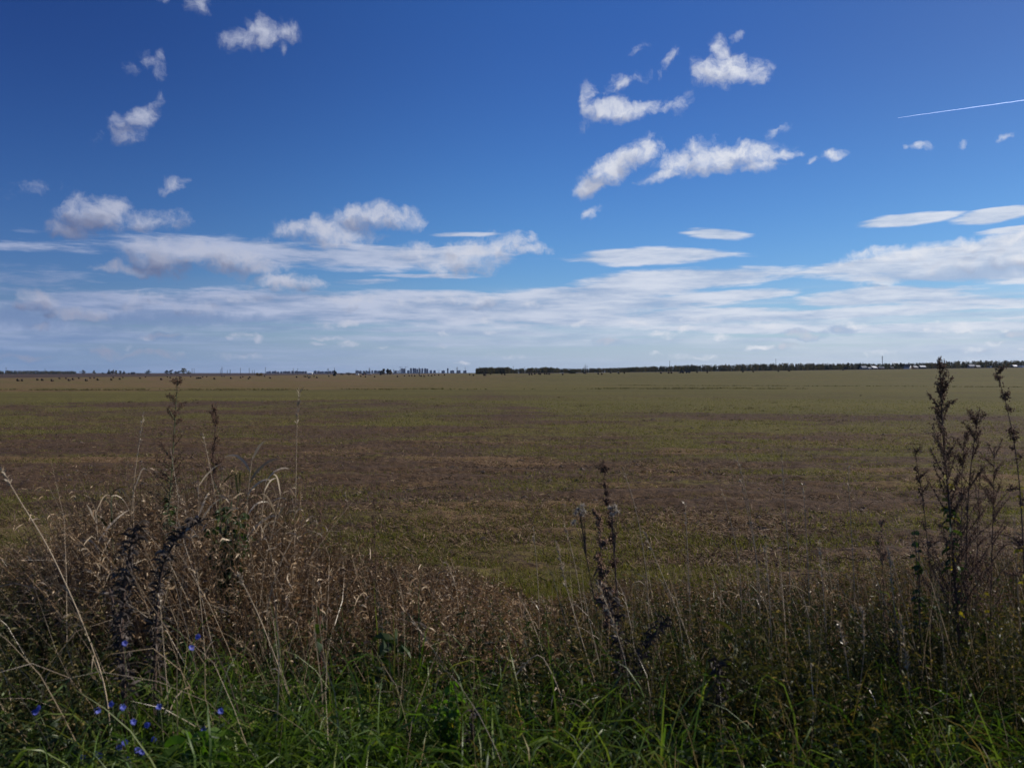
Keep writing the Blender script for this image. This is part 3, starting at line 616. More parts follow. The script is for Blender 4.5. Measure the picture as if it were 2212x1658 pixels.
# village houses
M_wall = {k: simple_mat('wall_' + k, c, .8, .12, 1.5) for k, c in dict(white=(.72, .72, .70), grey=(.20, .20, .21), dark=(.045, .045, .055), red=(.16, .045, .05), tan=(.30, .20, .13), ochre=(.22, .13, .05)).items()}
M_roof = {k: simple_mat('roof_' + k, c, .6, .12, 2., spec=.4) for k, c in dict(white=(.66, .67, .70), grey=(.24, .25, .28), dark=(.03, .035, .05), blue=(.10, .12, .17)).items()}
M_glass = simple_mat('window_glass', (.02, .025, .03), .15, .1, 2, spec=.6)
def house(x25, d, w, dep, hw, hr, wall, roof, label, rz=0., name='house', gable_front=False, cat='house', windows=2, lift=0.):
    X = far_at(x25, d); e = empty(name, (X, d, gz1(X, d) - .1 + lift)); e.rotation_euler.z = rz; tag(e, label, cat)
    b = MB().box((0, 0, hw / 2), (w, dep, hw)); a = (w if gable_front else dep) / 2
    if gable_front:
        for s in (-1, 1): yy = s * dep / 2; b.add([(-a, yy, hw + .002), (a, yy, hw + .002), (0, yy, hw + hr)], None, [(0, 1, 2)])
    else:
        for s in (-1, 1): xx = s * w / 2; b.add([(xx, -a, hw + .002), (xx, a, hw + .002), (xx, 0, hw + hr)], None, [(0, 1, 2)])
    b.build('wall', M_wall[wall], e)
    rb = MB(); o_ = .45; th = .18; sl = hr / a
    for s in (-1, 1):
        if gable_front: P_ = [(s * (a + o_), -dep / 2 - o_, hw - o_ * sl), (s * (a + o_), dep / 2 + o_, hw - o_ * sl), (0, dep / 2 + o_, hw + hr), (0, -dep / 2 - o_, hw + hr)]
        else: P_ = [(-w / 2 - o_, s * (a + o_), hw - o_ * sl), (w / 2 + o_, s * (a + o_), hw - o_ * sl), (w / 2 + o_, 0, hw + hr), (-w / 2 - o_, 0, hw + hr)]
        P_ = np.array(P_) + np.array([0, 0, .06]); V8 = np.vstack([P_, P_ + np.array([0, 0, th])]); rb.add(V8, [(0,1,2,3),(4,5,6,7),(0,1,5,4),(1,2,6,5),(2,3,7,6),(3,0,4,7)])
    ro = rb.build('roof', M_roof[roof], e)
    if hr > 2 and name == 'house': MB().box((w * .2, dep * .1, hw + hr + .3), (.6, .6, 1.6)).build('chimney', M_wall['grey'], ro)
    for k in range(windows):
        xx = -w / 2 + w * (k + .5) / windows; MB().box((xx, -dep / 2 - .02, hw * .55), (1.1, .08, 1.3)).build('window', M_glass, e)
DV = 1400.
house(2108, DV + 30, 9, 8, 3, 3, 'grey', 'blue', 'bluish grey house half hidden by the dark spruce', .2)
house(2131, DV, 10, 11, 2.6, 2.6, 'dark', 'white', 'dark barn with a pale shining roof in the village', .5, name='barn', cat='barn', windows=0)
house(2121, DV - 25, 6, 6, 1.8, 1.6, 'grey', 'grey', 'small grey-roofed hut in front of the pale-roofed barn', .5, name='hut', cat='hut', windows=1)
house(2151, DV - 20, 8, 5, 2.4, 1.2, 'red', 'grey', 'low dark red shed under the tall village pole', name='shed', cat='shed', windows=1)
house(2177, DV, 5, 5, 2.2, 1.8, 'dark', 'dark', 'small dark hut between red shed and white gable', name='hut', cat='hut', windows=1)
house(2216, DV - 10, 11, 9, 3.0, 4.2, 'white', 'dark', 'house with a bright white gable facing the field', .85, gable_front=True, windows=1)
house(2233, DV - 15, 8, 7, 2.4, 2.2, 'tan', 'grey', 'tan house with a pinkish grey roof beside the white gable', .4)
house(2251, DV + 10, 9, 8, 3.2, 2.0, 'dark', 'white', 'dark house with a pale roof set back right of the tan house', .1)
house(2371, DV + 20, 9, 8, 3.4, 3.0, 'grey', 'grey', 'grey-roofed house among the trees left of the ochre one')
house(2386, DV, 7, 6, 2.6, 2.0, 'ochre', 'grey', 'small ochre house beside the grey-roofed house', .2)
house(2476, DV, 8, 7, 2.4, 2.2, 'dark', 'white', 'dark cottage with a pale roof left of the long white building', .3)
house(2497, DV, 17, 9, 3.0, .8, 'white', 'dark', 'long white building at the right edge of the field', rz=.5, name='long_building', cat='building', windows=4)
house(325, 3500., 15, 10, 3.5, 5.5, 'dark', 'dark', 'lone far cottage with a dark pointed roof on the left horizon', .2)
house(757, 3800., 20, 14, 6, 2.4, 'white', 'white', 'bright white warehouse on the horizon left of the lone tree', .1, name='warehouse', cat='warehouse', windows=0)
house(872, 2600., 10, 8, 3, 1.2, 'white', 'grey', 'pale low shed left of the red shed', name='shed', cat='shed', windows=0)
house(887, 2250., 6, 5, 3.0, 2.0, 'red', 'dark', 'small dark red shed under the conical tree', name='shed', cat='shed', windows=1)
house(903, 2500., 12, 6, 2.2, 1.0, 'tan', 'grey', 'low tan shed right of the red shed', name='shed', cat='shed', windows=0)

# city on the horizon
M_city = {'pale': simple_mat('pale_render', (.42, .43, .47), .8, .12, .05), 'slate': simple_mat('slate_render', (.15, .16, .22), .8, .15, .05), 'white': simple_mat('white_panel', (.75, .75, .76), .7, .08, .05), 'brick': simple_mat('dull_brick', (.24, .17, .16), .85, .12, .05)}
def block(x25, wpx, top, tone, label, d=8600., name='tower_block', cat='tower block', group=None):
    X = far_at(x25, d); g = gz1(X, d); h = ZC + (910 - top) / 2083 * d - g; w = wpx * d / 2083
    e = empty(name, (X, d, g)); tag(e, label, cat, group)
    MB().box((0, 0, h / 2), (w, max(14., w * .5), h)).build('body', M_city[tone], e)
    MB().box((w * .1, 0, h + 1.6), (w * .35, 8, 3.2)).build('stair_head', M_city['slate'], e)
    wb = MB(); nf = max(2, int(h / 6))
    for f in range(nf): wb.box((0, -max(14., w * .5) / 2 - .05, (f + .5) * h / nf), (w * .86, .3, h / nf * .38))
    wb.build('window_bands', M_glass, e)
for a in [(981.5, 5, 899.2, 'pale', 'pale slim tower at the left end of the city blocks'), (987, 5, 900, 'slate', 'slate tower under the building crane'), (1003.4, 4.6, 898.8, 'slate', 'dark blue-grey tower standing apart in the city'),
          (1009.5, 4.2, 898.6, 'slate', 'dark left wing of the joined city blocks'), (1014.5, 5, 899.2, 'pale', 'pale block beside the dark left wing of the city'), (1019.5, 4, 900.8, 'pale', 'lower pale block in the dip of the city skyline'),
          (1025, 4, 900.4, 'slate', 'narrow slate block left of the highest pale pair'), (1031, 5, 899.5, 'pale', 'pale block with dark top right of the skyline dip'), (1038, 5, 899.4, 'slate', 'broad slate block near the right of the main row'), (1043.5, 5, 900.6, 'pale', 'pale block closing the main row on the right'),
          (1093.2, 3.6, 899.2, 'slate', 'lone dark tower rising right of the main city row'), (976.6, 2.6, 903, 'slate', 'short dark tower left of the slim pale tower'), (997, 6, 904.2, 'pale', 'low pale block between the two dark towers'),
          (1052, 6, 904, 'pale', 'low pale block just right of the main row'), (1061, 6, 904.4, 'slate', 'low slate block second from the main row'), (1072, 1.6, 904.2, 'white', 'tiny bright white block between main row and lone tower'), (1082, 8, 904.5, 'slate', 'long low slate block left of the lone tower'),
          (1104, 10, 904.5, 'slate', 'long low slate block right of the lone tower'), (1120, 9, 904.3, 'slate', 'low slate block between the two right pylons'), (1135, 8, 904.6, 'slate', 'last low slate block before the right wood'), (966, 6, 904.8, 'brick', 'low dull red block next to the dense grove'), (972, 3, 905, 'white', 'small white block beside the dull red one')]:
    block(*a)
r_ = np.random.default_rng(12); k = 0
WORDS = ('leftmost', 'second', 'third', 'fourth', 'fifth', 'sixth', 'seventh', 'eighth', 'ninth', 'tenth', 'eleventh', 'twelfth')
for lo, hi, txt in ((650, 748, 'left of the white warehouse'), (766, 812, 'between white warehouse and lone tree'), (868, 926, 'between lone tree and dense grove')):
    x = lo; j = 0
    while x < hi:
        w = r_.uniform(4, 9); t = 906.8 - (x - 650) / 280 * 1.6 + r_.normal(0, .5); j += 1
        block(x + w / 2, w, t, ['pale', 'slate', 'slate', 'brick'][int(r_.integers(4))], f'hazy low city block, {"first" if j == 1 else ordinal(j)} of the row {txt}', 8800., 'apartment_block', 'apartment block'); x += w + r_.uniform(.3, 2.5)

# pylons, poles, masts
M_steel = simple_mat('galvanised_steel', (.11, .12, .14), .6, .1, 1)
M_wood = simple_mat('pole_wood', (.06, .055, .055), .9, .2, 1)
def pylon(x25, top, d, label, arms=3, wide=1., name='pylon', cat='pylon', rz=.3):
    X = far_at(x25, d); g = gz1(X, d); h = ZC + (910 - top) / 2083 * d - g
    e = empty(name, (X, d, g)); e.rotation_euler.z = rz; tag(e, label, cat); b = MB(); s0 = h * .075 * wide; t = d / 2083 * .36
    for sx in (-1, 1):
        for sy in (-1, 1): b.tube([(sx * s0, sy * s0, 0), (sx * s0 * .4, sy * s0 * .4, h * .6), (0, 0, h)], [t, t * .8, t * .5], 4)
    for k in range(6):
        z0, z1 = h * k / 7, h * (k + 1) / 7; w0, w1 = s0 * (1 - .9 * k / 7), s0 * (1 - .9 * (k + 1) / 7)
        for s in (-1, 1): b.tube([(-w0, s * w0, z0), (w1, s * w1, z1)], [t * .4] * 2, 3); b.tube([(w0, s * w0, z0), (-w1, s * w1, z1)], [t * .4] * 2, 3)
    b.build('tower', M_steel, e)
    for k in range(arms):
        z = h * (.70 + .11 * k); L_ = h * (.17, .14, .10)[k] * wide; c = MB(); c.tube([(-L_, 0, z), (0, 0, z + h * .015), (L_, 0, z)], [t * .45, t * .7, t * .45], 4); c.tube([(-L_, 0, z), (0, 0, z + h * .05), (L_, 0, z)], [t * .3] * 3, 3); c.build('cross_arm', M_steel, e)
def pole(x25, top, d, label, arm=1, name='utility_pole', cat='pole', thick=.5):
    X = far_at(x25, d); g = gz1(X, d); h = ZC + (910 - top) / 2083 * d - g; t = d / 2083 * thick
    e = empty(name, (X, d, g)); tag(e, label, cat); MB().tube([(0, 0, -.3), (0, 0, h * .5), (0, 0, h)], [t, t * .9, t * .7], 6).build('post', M_wood, e)
    for k in range(arm): MB().box((0, 0, h * (.93 - .13 * k)), (h * (.12 + .03 * k), t * .9, t * .9)).build('cross_arm', M_wood, e)
for a in [(15, 897, 3000., 'thin pole above the far left wood, leftmost of all'), (110, 900.5, 3000., 'thin pole over the right part of the far left wood'), (469, 899.5, 2800., 'left one of two close poles right of the yellow-green tree'), (474, 899.5, 2800., 'right one of two close poles after the yellow-green tree'),
          (538, 902, 3000., 'short pole just left of the thick left mast'), (555, 903, 3000., 'short pole just right of the thick left mast'), (587, 898, 2700., 'tall thin pole left of the ochre bush'), (608.5, 898.3, 2700., 'tall thin pole nearest the ochre bush on its left'),
          (616, 903.5, 3000., 'shorter pole close left of the ochre bush'), (621, 902.8, 3000., 'short pole just above the ochre bush'), (648, 896.5, 2600., 'tall thin pole right of the ochre bush'), (716, 898.5, 2700., 'tall pole right of midway from bush to warehouse'), (727, 899.5, 2700., 'slightly lower pole left of the white warehouse'),
          (816.5, 897.6, 2400., 'pole rising straight out of the lone round tree'), (869.5, 901, 2600., 'thin pole above the pale low shed'), (1135.5, 896, 2700., 'pole nearest the start of the right wood'), (1253, 893.5, 2300., 'short pole above the start of the right wood'), (1280, 895.5, 2300., 'faint short pole above the right wood'),
          (1635, 880.5, 2100., 'pole sticking out of the wood left of the tractor'), (1894, 875.5, 2100., 'tall pole above the wood between tractor and village')]:
    pole(*a, arm=1)
pole(2154, 868.8, 1380., 'tall dark pole with cross-arms in front of the village', arm=2, thick=.75)
pole(5.5, 908, 1900., 'short white post at the left edge of the ploughed land', arm=0, name='white_post', cat='post', thick=.5)
for a in [(542, 893.8, 2800., 'thick tall lattice mast, highest on the left horizon', 1, .6), (562, 901.5, 3200., 'small lattice pylon right of the thick left mast', 2, 1.), (801, 898.3, 2600., 'lattice pylon left of the lone round tree'), (902, 897.5, 2500., 'lattice pylon between the lone tree and the grove'),
          (961.5, 900, 3000., 'small lattice pylon just right of the dense grove', 2, 1.), (1023.4, 896.2, 2600., 'dark lattice pylon in front of the city blocks'), (1116, 894.5, 2600., 'lattice pylon right of the lone city tower', 2, 1.)]:
    pylon(*a)
for a in [(1425.7, 893, 2100., 'shortest of three masts above the bramble mound'), (1428.8, 888, 2100., 'tallest of three masts above the bramble mound'), (1433, 890.2, 2100., 'middle-height mast, right one of the three')]:
    pylon(*a, arms=1, wide=.45, name='mast', cat='mast')
for x, top, txt in ((977.3, 896.3, 'left tower crane above the city'), (990, 895.8, 'right tower crane above the slate tower')):
    d = 8300.; X = far_at(x, d); g = gz1(X, d); h = ZC + (910 - top) / 2083 * d - g; e = empty('tower_crane', (X, d, g)); tag(e, txt, 'crane')
    MB().tube([(0, 0, 0), (0, 0, h)], [1.3, 1.3], 4).build('mast', M_steel, e); MB().tube([(-9, 0, h), (26, 0, h + 3)], [1., .8], 4).build('jib', M_steel, e); MB().box((-8, 0, h - 1.5), (4, 2.5, 3)).build('counterweight', M_city['slate'], e)

# tractor with a loaded trailer, and the car by the village
M_trac = simple_mat('dark_blue_paint', (.035, .04, .07), .4, .15, 2, spec=.5); M_tyre = simple_mat('tyre_rubber', (.018, .018, .02), .9, .2, 4); M_load = simple_mat('trailer_load', (.06, .065, .085), .9, .25, 2)
def wheel(parent, c, r, w, name='wheel'):
    n = 18; a = np.arange(n) / n * 6.28318; prof = [(-w / 2, r * .35), (-w / 2, r * .9), (-w * .35, r), (w * .35, r), (w / 2, r * .9), (w / 2, r * .35)]
    V = np.array([[(rr * math.cos(t), u, rr * math.sin(t)) for t in a] for u, rr in prof]).reshape(-1, 3) + np.array(c)
    q = [(k * n + j, k * n + (j + 1) % n, (k + 1) * n + (j + 1) % n, (k + 1) * n + j) for k in range(5) for j in range(n)]; b = MB().add(V, q); o = b.build(name, M_tyre, parent)
    h = np.array([[(r * .36 * math.cos(t), s * w * .42, r * .36 * math.sin(t)) for t in a] for s in (-1, 1)]).reshape(-1, 3) + np.array(c)
    MB().add(h, [(j, (j + 1) % n, n + (j + 1) % n, n + j) for j in range(n)], None).add(np.vstack([h[:n], [np.array(c) + (0, -w * .43, 0)]]), None, [(j, (j + 1) % n, n) for j in range(n)]).build('rim', M_steel, o)
d = min(ground_hit(S(1666), S(911.0)), 1150.); X = far_at(1665.5, d)
e = empty('tractor', (X, d, gz1(X, d))); tag(e, 'dark tractor parked on the stubble in front of a loaded trailer', 'tractor'); K_ = d / 900
e.scale = (1.15 * K_,) * 3
MB().box((-1.35, 0, 1.15), (2.1, .9, .8)).box((-2.3, 0, 1.0), (.25, .8, .6)).tube([(-1.5, .3, 1.5), (-1.5, .3, 2.3)], [.06, .06], 6).build('bonnet', M_trac, e)
cb = MB().box((.35, 0, 2.62), (1.6, 1.6, .12)).box((.35, 0, 1.2), (1.5, 1.2, .7))
for sx in (-.38, 1.08):
    for sy in (-.7, .7): cb.tube([(sx, sy, 1.4), (sx, sy, 2.6)], [.06, .06], 4)
cab = cb.build('cab', M_trac, e); MB().box((.35, 0, 2.05), (1.3, 1.3, 1.0)).build('window', M_glass, cab)
for sy in (-.8, .8): wheel(e, (.75, sy, .85), .85, .5); wheel(e, (-1.75, sy, .55), .55, .36)
MB().tube([(-2.2, -.5, 1.2), (-3.2, -.5, .4)], [.09, .08], 5).tube([(-2.2, .5, 1.2), (-3.2, .5, .4)], [.09, .08], 5).box((-3.4, 0, .45), (.5, 1.8, .6)).build('front_loader', M_steel, e)
X2_ = far_at(1679.5, d + 3); e = empty('trailer', (X2_, d + 3, gz1(X2_, d + 3))); tag(e, 'high dark trailer standing behind the tractor', 'trailer'); e.scale = (1.1 * K_,) * 3
MB().box((0, 0, .95), (4.4, 2.1, .2)).box((0, -1.05, 1.5), (4.4, .08, 1.0)).box((0, 1.05, 1.5), (4.4, .08, 1.0)).box((-2.2, 0, 1.5), (.08, 2.02, 1.0)).box((2.2, 0, 1.5), (.08, 2.02, 1.0)).build('trailer_box', M_trac, e)
lb = MB(); r2 = np.random.default_rng(3)
for k in range(9): lb.box((-1.8 + .45 * k, r2.uniform(-.1, .1), 2.05 + r2.uniform(-.1, .15)), (.5, 1.9, .7), rz=r2.uniform(-.06, .06))
lb.build('load', M_load, e)
for sx in (-1.2, 1.2):
    for sy in (-.95, .95): wheel(e, (sx, sy, .5), .5, .3)
MB().tube([(-2.2, 0, .8), (-3.6, 0, .6)], [.07, .07], 5).build('drawbar', M_steel, e)
d = 1330.; X = far_at(2415, d); e = empty('parked_car', (X, d, gz1(X, d))); tag(e, 'dark car with a white rear parked at the field edge near the village', 'car'); e.scale = (1.5,) * 3
M_carw = simple_mat('white_car_paint', (.75, .75, .76), .35, .05, 2, spec=.5); M_card = simple_mat('dark_car_paint', (.02, .02, .025), .35, .1, 2, spec=.5)
MB().add([(-2.1,-.85,.35),(.3,-.85,.35),(.3,.85,.35),(-2.1,.85,.35),(-2.1,-.8,.85),(.3,-.8,.95),(.3,.8,.95),(-2.1,.8,.85)], [(0,3,2,1),(4,5,6,7),(0,1,5,4),(1,2,6,5),(2,3,7,6),(3,0,4,7)]).add([(-1.1,-.75,.9),(.3,-.75,.96),(.3,.75,.96),(-1.1,.75,.9),(-.5,-.65,1.45),(.3,-.65,1.5),(.3,.65,1.5),(-.5,.65,1.45)], [(4,5,6,7),(0,1,5,4),(1,2,6,5),(2,3,7,6),(3,0,4,7)]).build('body', M_card, e)
MB().box((1.25, 0, .95), (1.88, 1.66, 1.15)).build('cargo_box', M_carw, e)
for sx in (-1.4, 1.4):
    for sy in (-.8, .8): wheel(e, (sx, sy, .33), .33, .22)

# contrail: a thin line of ice cloud high above
M_trail, T = mat('ice_cloud'); o_ = T.new('ShaderNodeOutputMaterial'); b_ = T.new('ShaderNodeAddShader'); d1 = T.new('ShaderNodeBsdfDiffuse'); d2 = T.new('ShaderNodeBsdfTranslucent'); d1.inputs[0].default_value = (.75, .80, .9, 1); d2.inputs[0].default_value = (.75, .80, .9, 1); T.L.new(d1.outputs[0], b_.inputs[0]); T.L.new(d2.outputs[0], b_.inputs[1])
tp = T.new('ShaderNodeBsdfTransparent'); mx = T.new('ShaderNodeMixShader'); mx.inputs[0].default_value = .8; T.L.new(tp.outputs[0], mx.inputs[1]); T.L.new(b_.outputs[0], mx.inputs[2]); T.L.new(mx.outputs[0], o_.inputs[0])
pa, pb = at(1940, 254.5, 26000), at(2330, 200, 30000)
k = np.linspace(0, 1, 40)[:, None]; P_ = np.array(pa)[None] * (1 - k) + np.array(pb)[None] * k + rng.normal(0, 2.5, (40, 3))
tag(MB().tube(P_, np.interp(k[:, 0], [0, .1, .6, 1], [3, 6, 10, 13]), 8).build('contrail', M_trail, None, True), 'thin white aircraft contrail crossing the upper right sky', 'contrail')

# the air between
hz, T = mat('air_haze'); o_ = T.new('ShaderNodeOutputMaterial'); pv = T.new('ShaderNodeVolumePrincipled')
pv.inputs['Color'].default_value = (.55, .68, .92, 1); pv.inputs['Density'].default_value = HAZE; pv.inputs['Anisotropy'].default_value = .3
T.L.new(pv.outputs[0], o_.inputs['Volume'])
hb = MB().box((0, 4000, 40), (24000, 17000, 92)); tag(hb.build('haze', hz), kind='stuff')
# ------------------------------------------------------------------ the roadside verge
TOPX = [-400, 0, 120, 170, 220, 350, 450, 560, 620, 650, 720, 800, 900, 1000, 1080, 1150, 1250, 1320, 1400, 1500, 1600, 1700, 1800, 1900, 2000, 2050, 2150, 2212, 2700]
TOPY = [1170, 1160, 1160, 1070, 1020, 1010, 1000, 1000, 1045, 1115, 1155, 1180, 1200, 1215, 1240, 1280, 1280, 1230, 1235, 1250, 1240, 1225, 1230, 1205, 1190, 1165, 1150, 1160, 1160]
def px_of(x, y): return 1106 + FPX * x / y
def cover(x, y):
    """how tall the verge growth stands at x, y"""
    h = ZC - (np.interp(px_of(x, y), TOPX, TOPY) - 805) / FPX * y - gz(x, y)
    h = h * (.66 + .62 * fbm(x / .42 + 3, y / .42, 3, 123))
    return np.clip(h, 0, 1.45)
def area(n, y0, y1, half=1.05):
    n = int(n * half / .66)
    y = np.sqrt(rng.uniform(y0 ** 2, y1 ** 2, n)); x = rng.uniform(-half, half, n) * y; return x, y
M_dry = plant_mat('dry_weeds', [(0, (.045, .028, .017)), (.45, (.165, .105, .058)), (.8, (.36, .25, .145)), (1, (.60, .48, .33))], .5, .35, .28, (1.1, .95, .75))
M_pale = plant_mat('dry_grass', [(0, (.12, .085, .055)), (.5, (.30, .235, .16)), (1, (.55, .47, .36))], .38, .5, .22, (1.05, 1, .85))
M_green = plant_mat('lush_grass', [(0, (.022, .046, .010)), (.5, (.085, .142, .028)), (.85, (.16, .19, .045)), (1, (.25, .22, .09))], .42, .42, .36, (1.25, 1.45, .45))
M_mixed = plant_mat('autumn_grass', [(0, (.020, .026, .010)), (.4, (.072, .076, .023)), (.75, (.17, .130, .048)), (1, (.34, .25, .14))], .5, .25, .3, (1.2, 1.2, .5))
M_weed = plant_mat('weed_leaves', [(0, (.014, .028, .012)), (.6, (.040, .066, .021)), (1, (.09, .115, .030))], .5, .28, .25, (1.2, 1.5, .5))
VERGE = []
def stuff_mesh(name, pieces, material, label, cat):
    V, Q, Tn, n = [], [], [], 0
    for v, q, t in pieces: V.append(v); Q.append(q + n); Tn.append(t); n += len(v)
    o = mobj(name, mesh_data(name, np.concatenate(V), np.concatenate(Q), None, material, {'tone': np.concatenate(Tn)}, True)); tag(o, label, cat, kind='stuff'); return o
def blades(x, y, L, wid, droop, lean=.35, nseg=4, tone=None, wind=(-.12, -.05), wob=.05, ln=None):
    n = len(x); D0 = np.stack([rng.normal(wind[0], lean, n), rng.normal(wind[1], lean, n), np.ones(n)], -1)
    if ln is not None: D0[:, :2] += ln
    C = paths(np.stack([x, y, gz(x, y) - .02], -1), D0, L, droop, nseg, wob)
    V, q = ribbons(C, wid, blade_w); return V, q, np.repeat(np.clip(tone, 0, 1), (nseg + 1) * 2)
def clumped(n, y0, y1, k=60, spread=.10, accept=None):
    """roots gathered into tussocks"""
    x, y = area(n // k, y0, y1)
    if accept is not None: m = rng.random(len(x)) < accept(px_of(x, y), y); x, y = x[m], y[m]
    t = rng.normal(0, .16, len(x)); s = rng.uniform(.75, 1.25, len(x))
    X = np.repeat(x, k) + rng.normal(0, spread, len(x) * k); Y = np.repeat(y, k) + rng.normal(0, spread, len(x) * k)
    global LEAN; LEAN = np.repeat(rng.normal(0, .45, (len(x), 2)), k, 0)
    return X, np.maximum(Y, 1.6), np.repeat(t, k), np.repeat(s, k)
# lush grass along the bottom
P_ = []
lush = lambda p, y: (1 - .8 * np.exp(-((p - 962) / 45) ** 2) * (y < 4.3)) * np.interp(p, [-400, 0, 260, 380, 900, 1100, 1500, 2212], [.35, .3, .35, 1, 1, .75, .42, .3]) * np.interp(y, [1.7, 4.5, 5.1, 5.9], [1, 1, .5, .1])
x, y, t, s = clumped(66000, 1.8, 5.9, 60, .10, lush)
P_.append(blades(x, y, rng.uniform(.32, .78, len(x)) * s * np.interp(y, [2, 4, 6], [.75, .95, .9]), rng.uniform(.005, .0135, len(x)), rng.gamma(4., .62, len(x)), .30, 6, .47 + t + rng.normal(0, .15, len(x)), ln=LEAN))
stuff_mesh('lush_grass', P_, M_green, 'lush drooping green grass along the bottom of the verge', 'grass')
# mixed yellowing grass at the right and far left
P_ = []
mixd = lambda p, y: np.interp(p, [-400, 0, 150, 300, 1050, 1250, 1500, 2212], [.5, .45, .3, .08, .10, .8, 1, 1]) * np.interp(y, [1.7, 3.2, 4.9, 5.6, 7.6], [.8, 1, 1, .4, .15])
x, y, t, s = clumped(44000, 2.2, 7.6, 40, .11, mixd)
h = np.minimum(cover(x, y), np.interp(y, [2, 4, 5.5, 7.5], [.36, .46, .5, .4])); k = h > .08; x, y, t, s, h, LN = x[k], y[k], t[k], s[k], h[k], LEAN[k]
P_.append(blades(x, y, h * rng.uniform(.6, 1.25, len(x)) * s, rng.uniform(.003, .011, len(x)), rng.gamma(3.2, .6, len(x)), .34, 6, .46 + t + rng.normal(0, .22, len(x)), ln=LN))
stuff_mesh('autumn_grass', P_, M_mixed, 'tangled yellowing green grass filling the right half of the verge', 'grass')
# thin dry stems and blades everywhere
P_ = []
dryw = lambda p, y: np.interp(p, [-400, 0, 150, 220, 620, 1100, 1250, 2212], [.5, .5, .9, 1, 1, .9, .5, .6]) * np.interp(y, [3.4, 4.6, 5.3, 7.6, 8.6], [.06, .35, 1, 1, 0])
x, y = area(9500, 3.4, 8.6); p = px_of(x, y); h = cover(x, y); k = (rng.random(len(x)) < dryw(p, y)) & (h > .08); x, y, h = x[k], y[k], h[k]
P_.append(blades(x, y, h * rng.uniform(.5, 1.15, len(x)), rng.uniform(.002, .0052, len(x)), rng.gamma(1.6, .35, len(x)), .26, 5, rng.beta(2, 3, len(x)), wob=.10))
x, y, t, s = clumped(5600, 5.2, 7.0, 24, .09, lambda p, y: np.interp(p, [100, 190, 620, 700], [0, 1, 1, .1]))
h = cover(x, y); k = h > .3; x, y, t, s, h = x[k], y[k], t[k], s[k], h[k]
P_.append(blades(x, y, h * rng.uniform(.5, 1.05, len(x)), rng.uniform(.006, .014, len(x)), rng.gamma(3., .7, len(x)), .26, 6, .5 + t + rng.normal(0, .22, len(x)), wob=.14))
x, y = area(1500, 4.2, 7.0); p = px_of(x, y); k = rng.random(len(x)) < np.interp(p, [1100, 1300, 1600, 2212], [0, .7, 1, 1]); x, y = x[k], y[k]; h = (cover(x, y) + rng.uniform(.0, .22, len(x)))
P_.append(blades(x, y, h * rng.uniform(.6, 1.1, len(x)), rng.uniform(.003, .0055, len(x)), rng.gamma(1.5, .2, len(x)), .12, 5, rng.beta(3, 2.4, len(x)), wind=(-.16, 0), wob=.05))
stuff_mesh('dry_grass', P_, M_pale, 'pale dry grass stems standing through the whole verge', 'grass')
# dead weeds: thin stems carrying many small curled leaves
def leafy(x, y, h, per, ll, lw, tone, stem_r=.0022, up=.55, start=.15, droop=1.2, lean=.16):
    n = len(x); D0 = np.stack([rng.normal(-.04, lean, n), rng.normal(-.04, lean, n), np.ones(n)], -1); K = 5
    C = paths(np.stack([x, y, gz(x, y) - .02], -1), D0, h, rng.uniform(0, .35, n), K, .07)
    Vs, qs = tubes(C, np.full((n, K + 1), stem_r) * np.linspace(1, .45, K + 1), 3); ts = np.repeat(np.clip(tone - .15, 0, 1), (K + 1) * 3)
    f = rng.uniform(start, 1, (n, per)) * K; i0 = np.minimum(f.astype(int), K - 1); fr = (f - i0)[..., None]; idx = np.arange(n)[:, None]
    B = C[idx, i0] * (1 - fr) + C[idx, i0 + 1] * fr; m = n * per
    a = rng.uniform(0, 6.283, m); D = np.stack([np.cos(a), np.sin(a), rng.normal(up, .45, m)], -1)
    taper = (1.15 - .6 * (f / K)).ravel(); L = rng.uniform(*ll, m) * taper
    Cl = paths(B.reshape(-1, 3), D, L, rng.gamma(2., droop * .5, m), 3, .18); Vl, ql = ribbons(Cl, rng.uniform(*lw, m) * taper, leaf_w)
    tl = np.repeat(np.clip(np.repeat(tone, per) + rng.normal(0, .2, m), 0, 1), 8)
    return [(Vs, qs, ts), (Vl, ql, tl)]
P_ = []
deadw = lambda p, y: np.interp(p, [-400, 0, 150, 200, 1000, 1120, 1250, 1500, 2212], [.35, .35, .8, 1, 1, .8, .5, .5, .5]) * np.interp(y, [4.6, 5.2, 5.6, 7.6, 8.4], [.03, .4, 1, 1, 0])
x, y = area(22000, 4.6, 8.4); h = cover(x, y); k = (rng.random(len(x)) < deadw(px_of(x, y), y)) & (h > .10); x, y, h = x[k], y[k], h[k]
tone = np.clip(.40 + 1.5 * (fbm(x * 1.6, y * 1.6, 3, 77) - .5) + rng.normal(0, .12, len(x)), 0, 1)
P_ += leafy(x, y, h * np.where(px_of(x, y) < 640, rng.uniform(.55, 1.0, len(x)), rng.uniform(.4, .98, len(x))), 21, (.02, .065), (.005, .013), tone, lean=.22)
x, y = area(2600, 5.0, 7.0); h = cover(x, y); k = (rng.random(len(x)) < np.interp(px_of(x, y), [120, 190, 620, 760, 1100, 1200], [0, 1, 1, .35, .3, 0])) & (h > .2); x, y, h = x[k], y[k], h[k]
P_ += leafy(x, y, h * rng.uniform(.6, 1.06, len(x)), 13, (.06, .17), (.008, .017), np.clip(rng.normal(.62, .2, len(x)), 0, 1), .003, .7, .3, 1.3, .2)
stuff_mesh('dead_weeds', P_, M_dry, 'reddish brown dead weeds tangled in a dense bank', 'weeds')
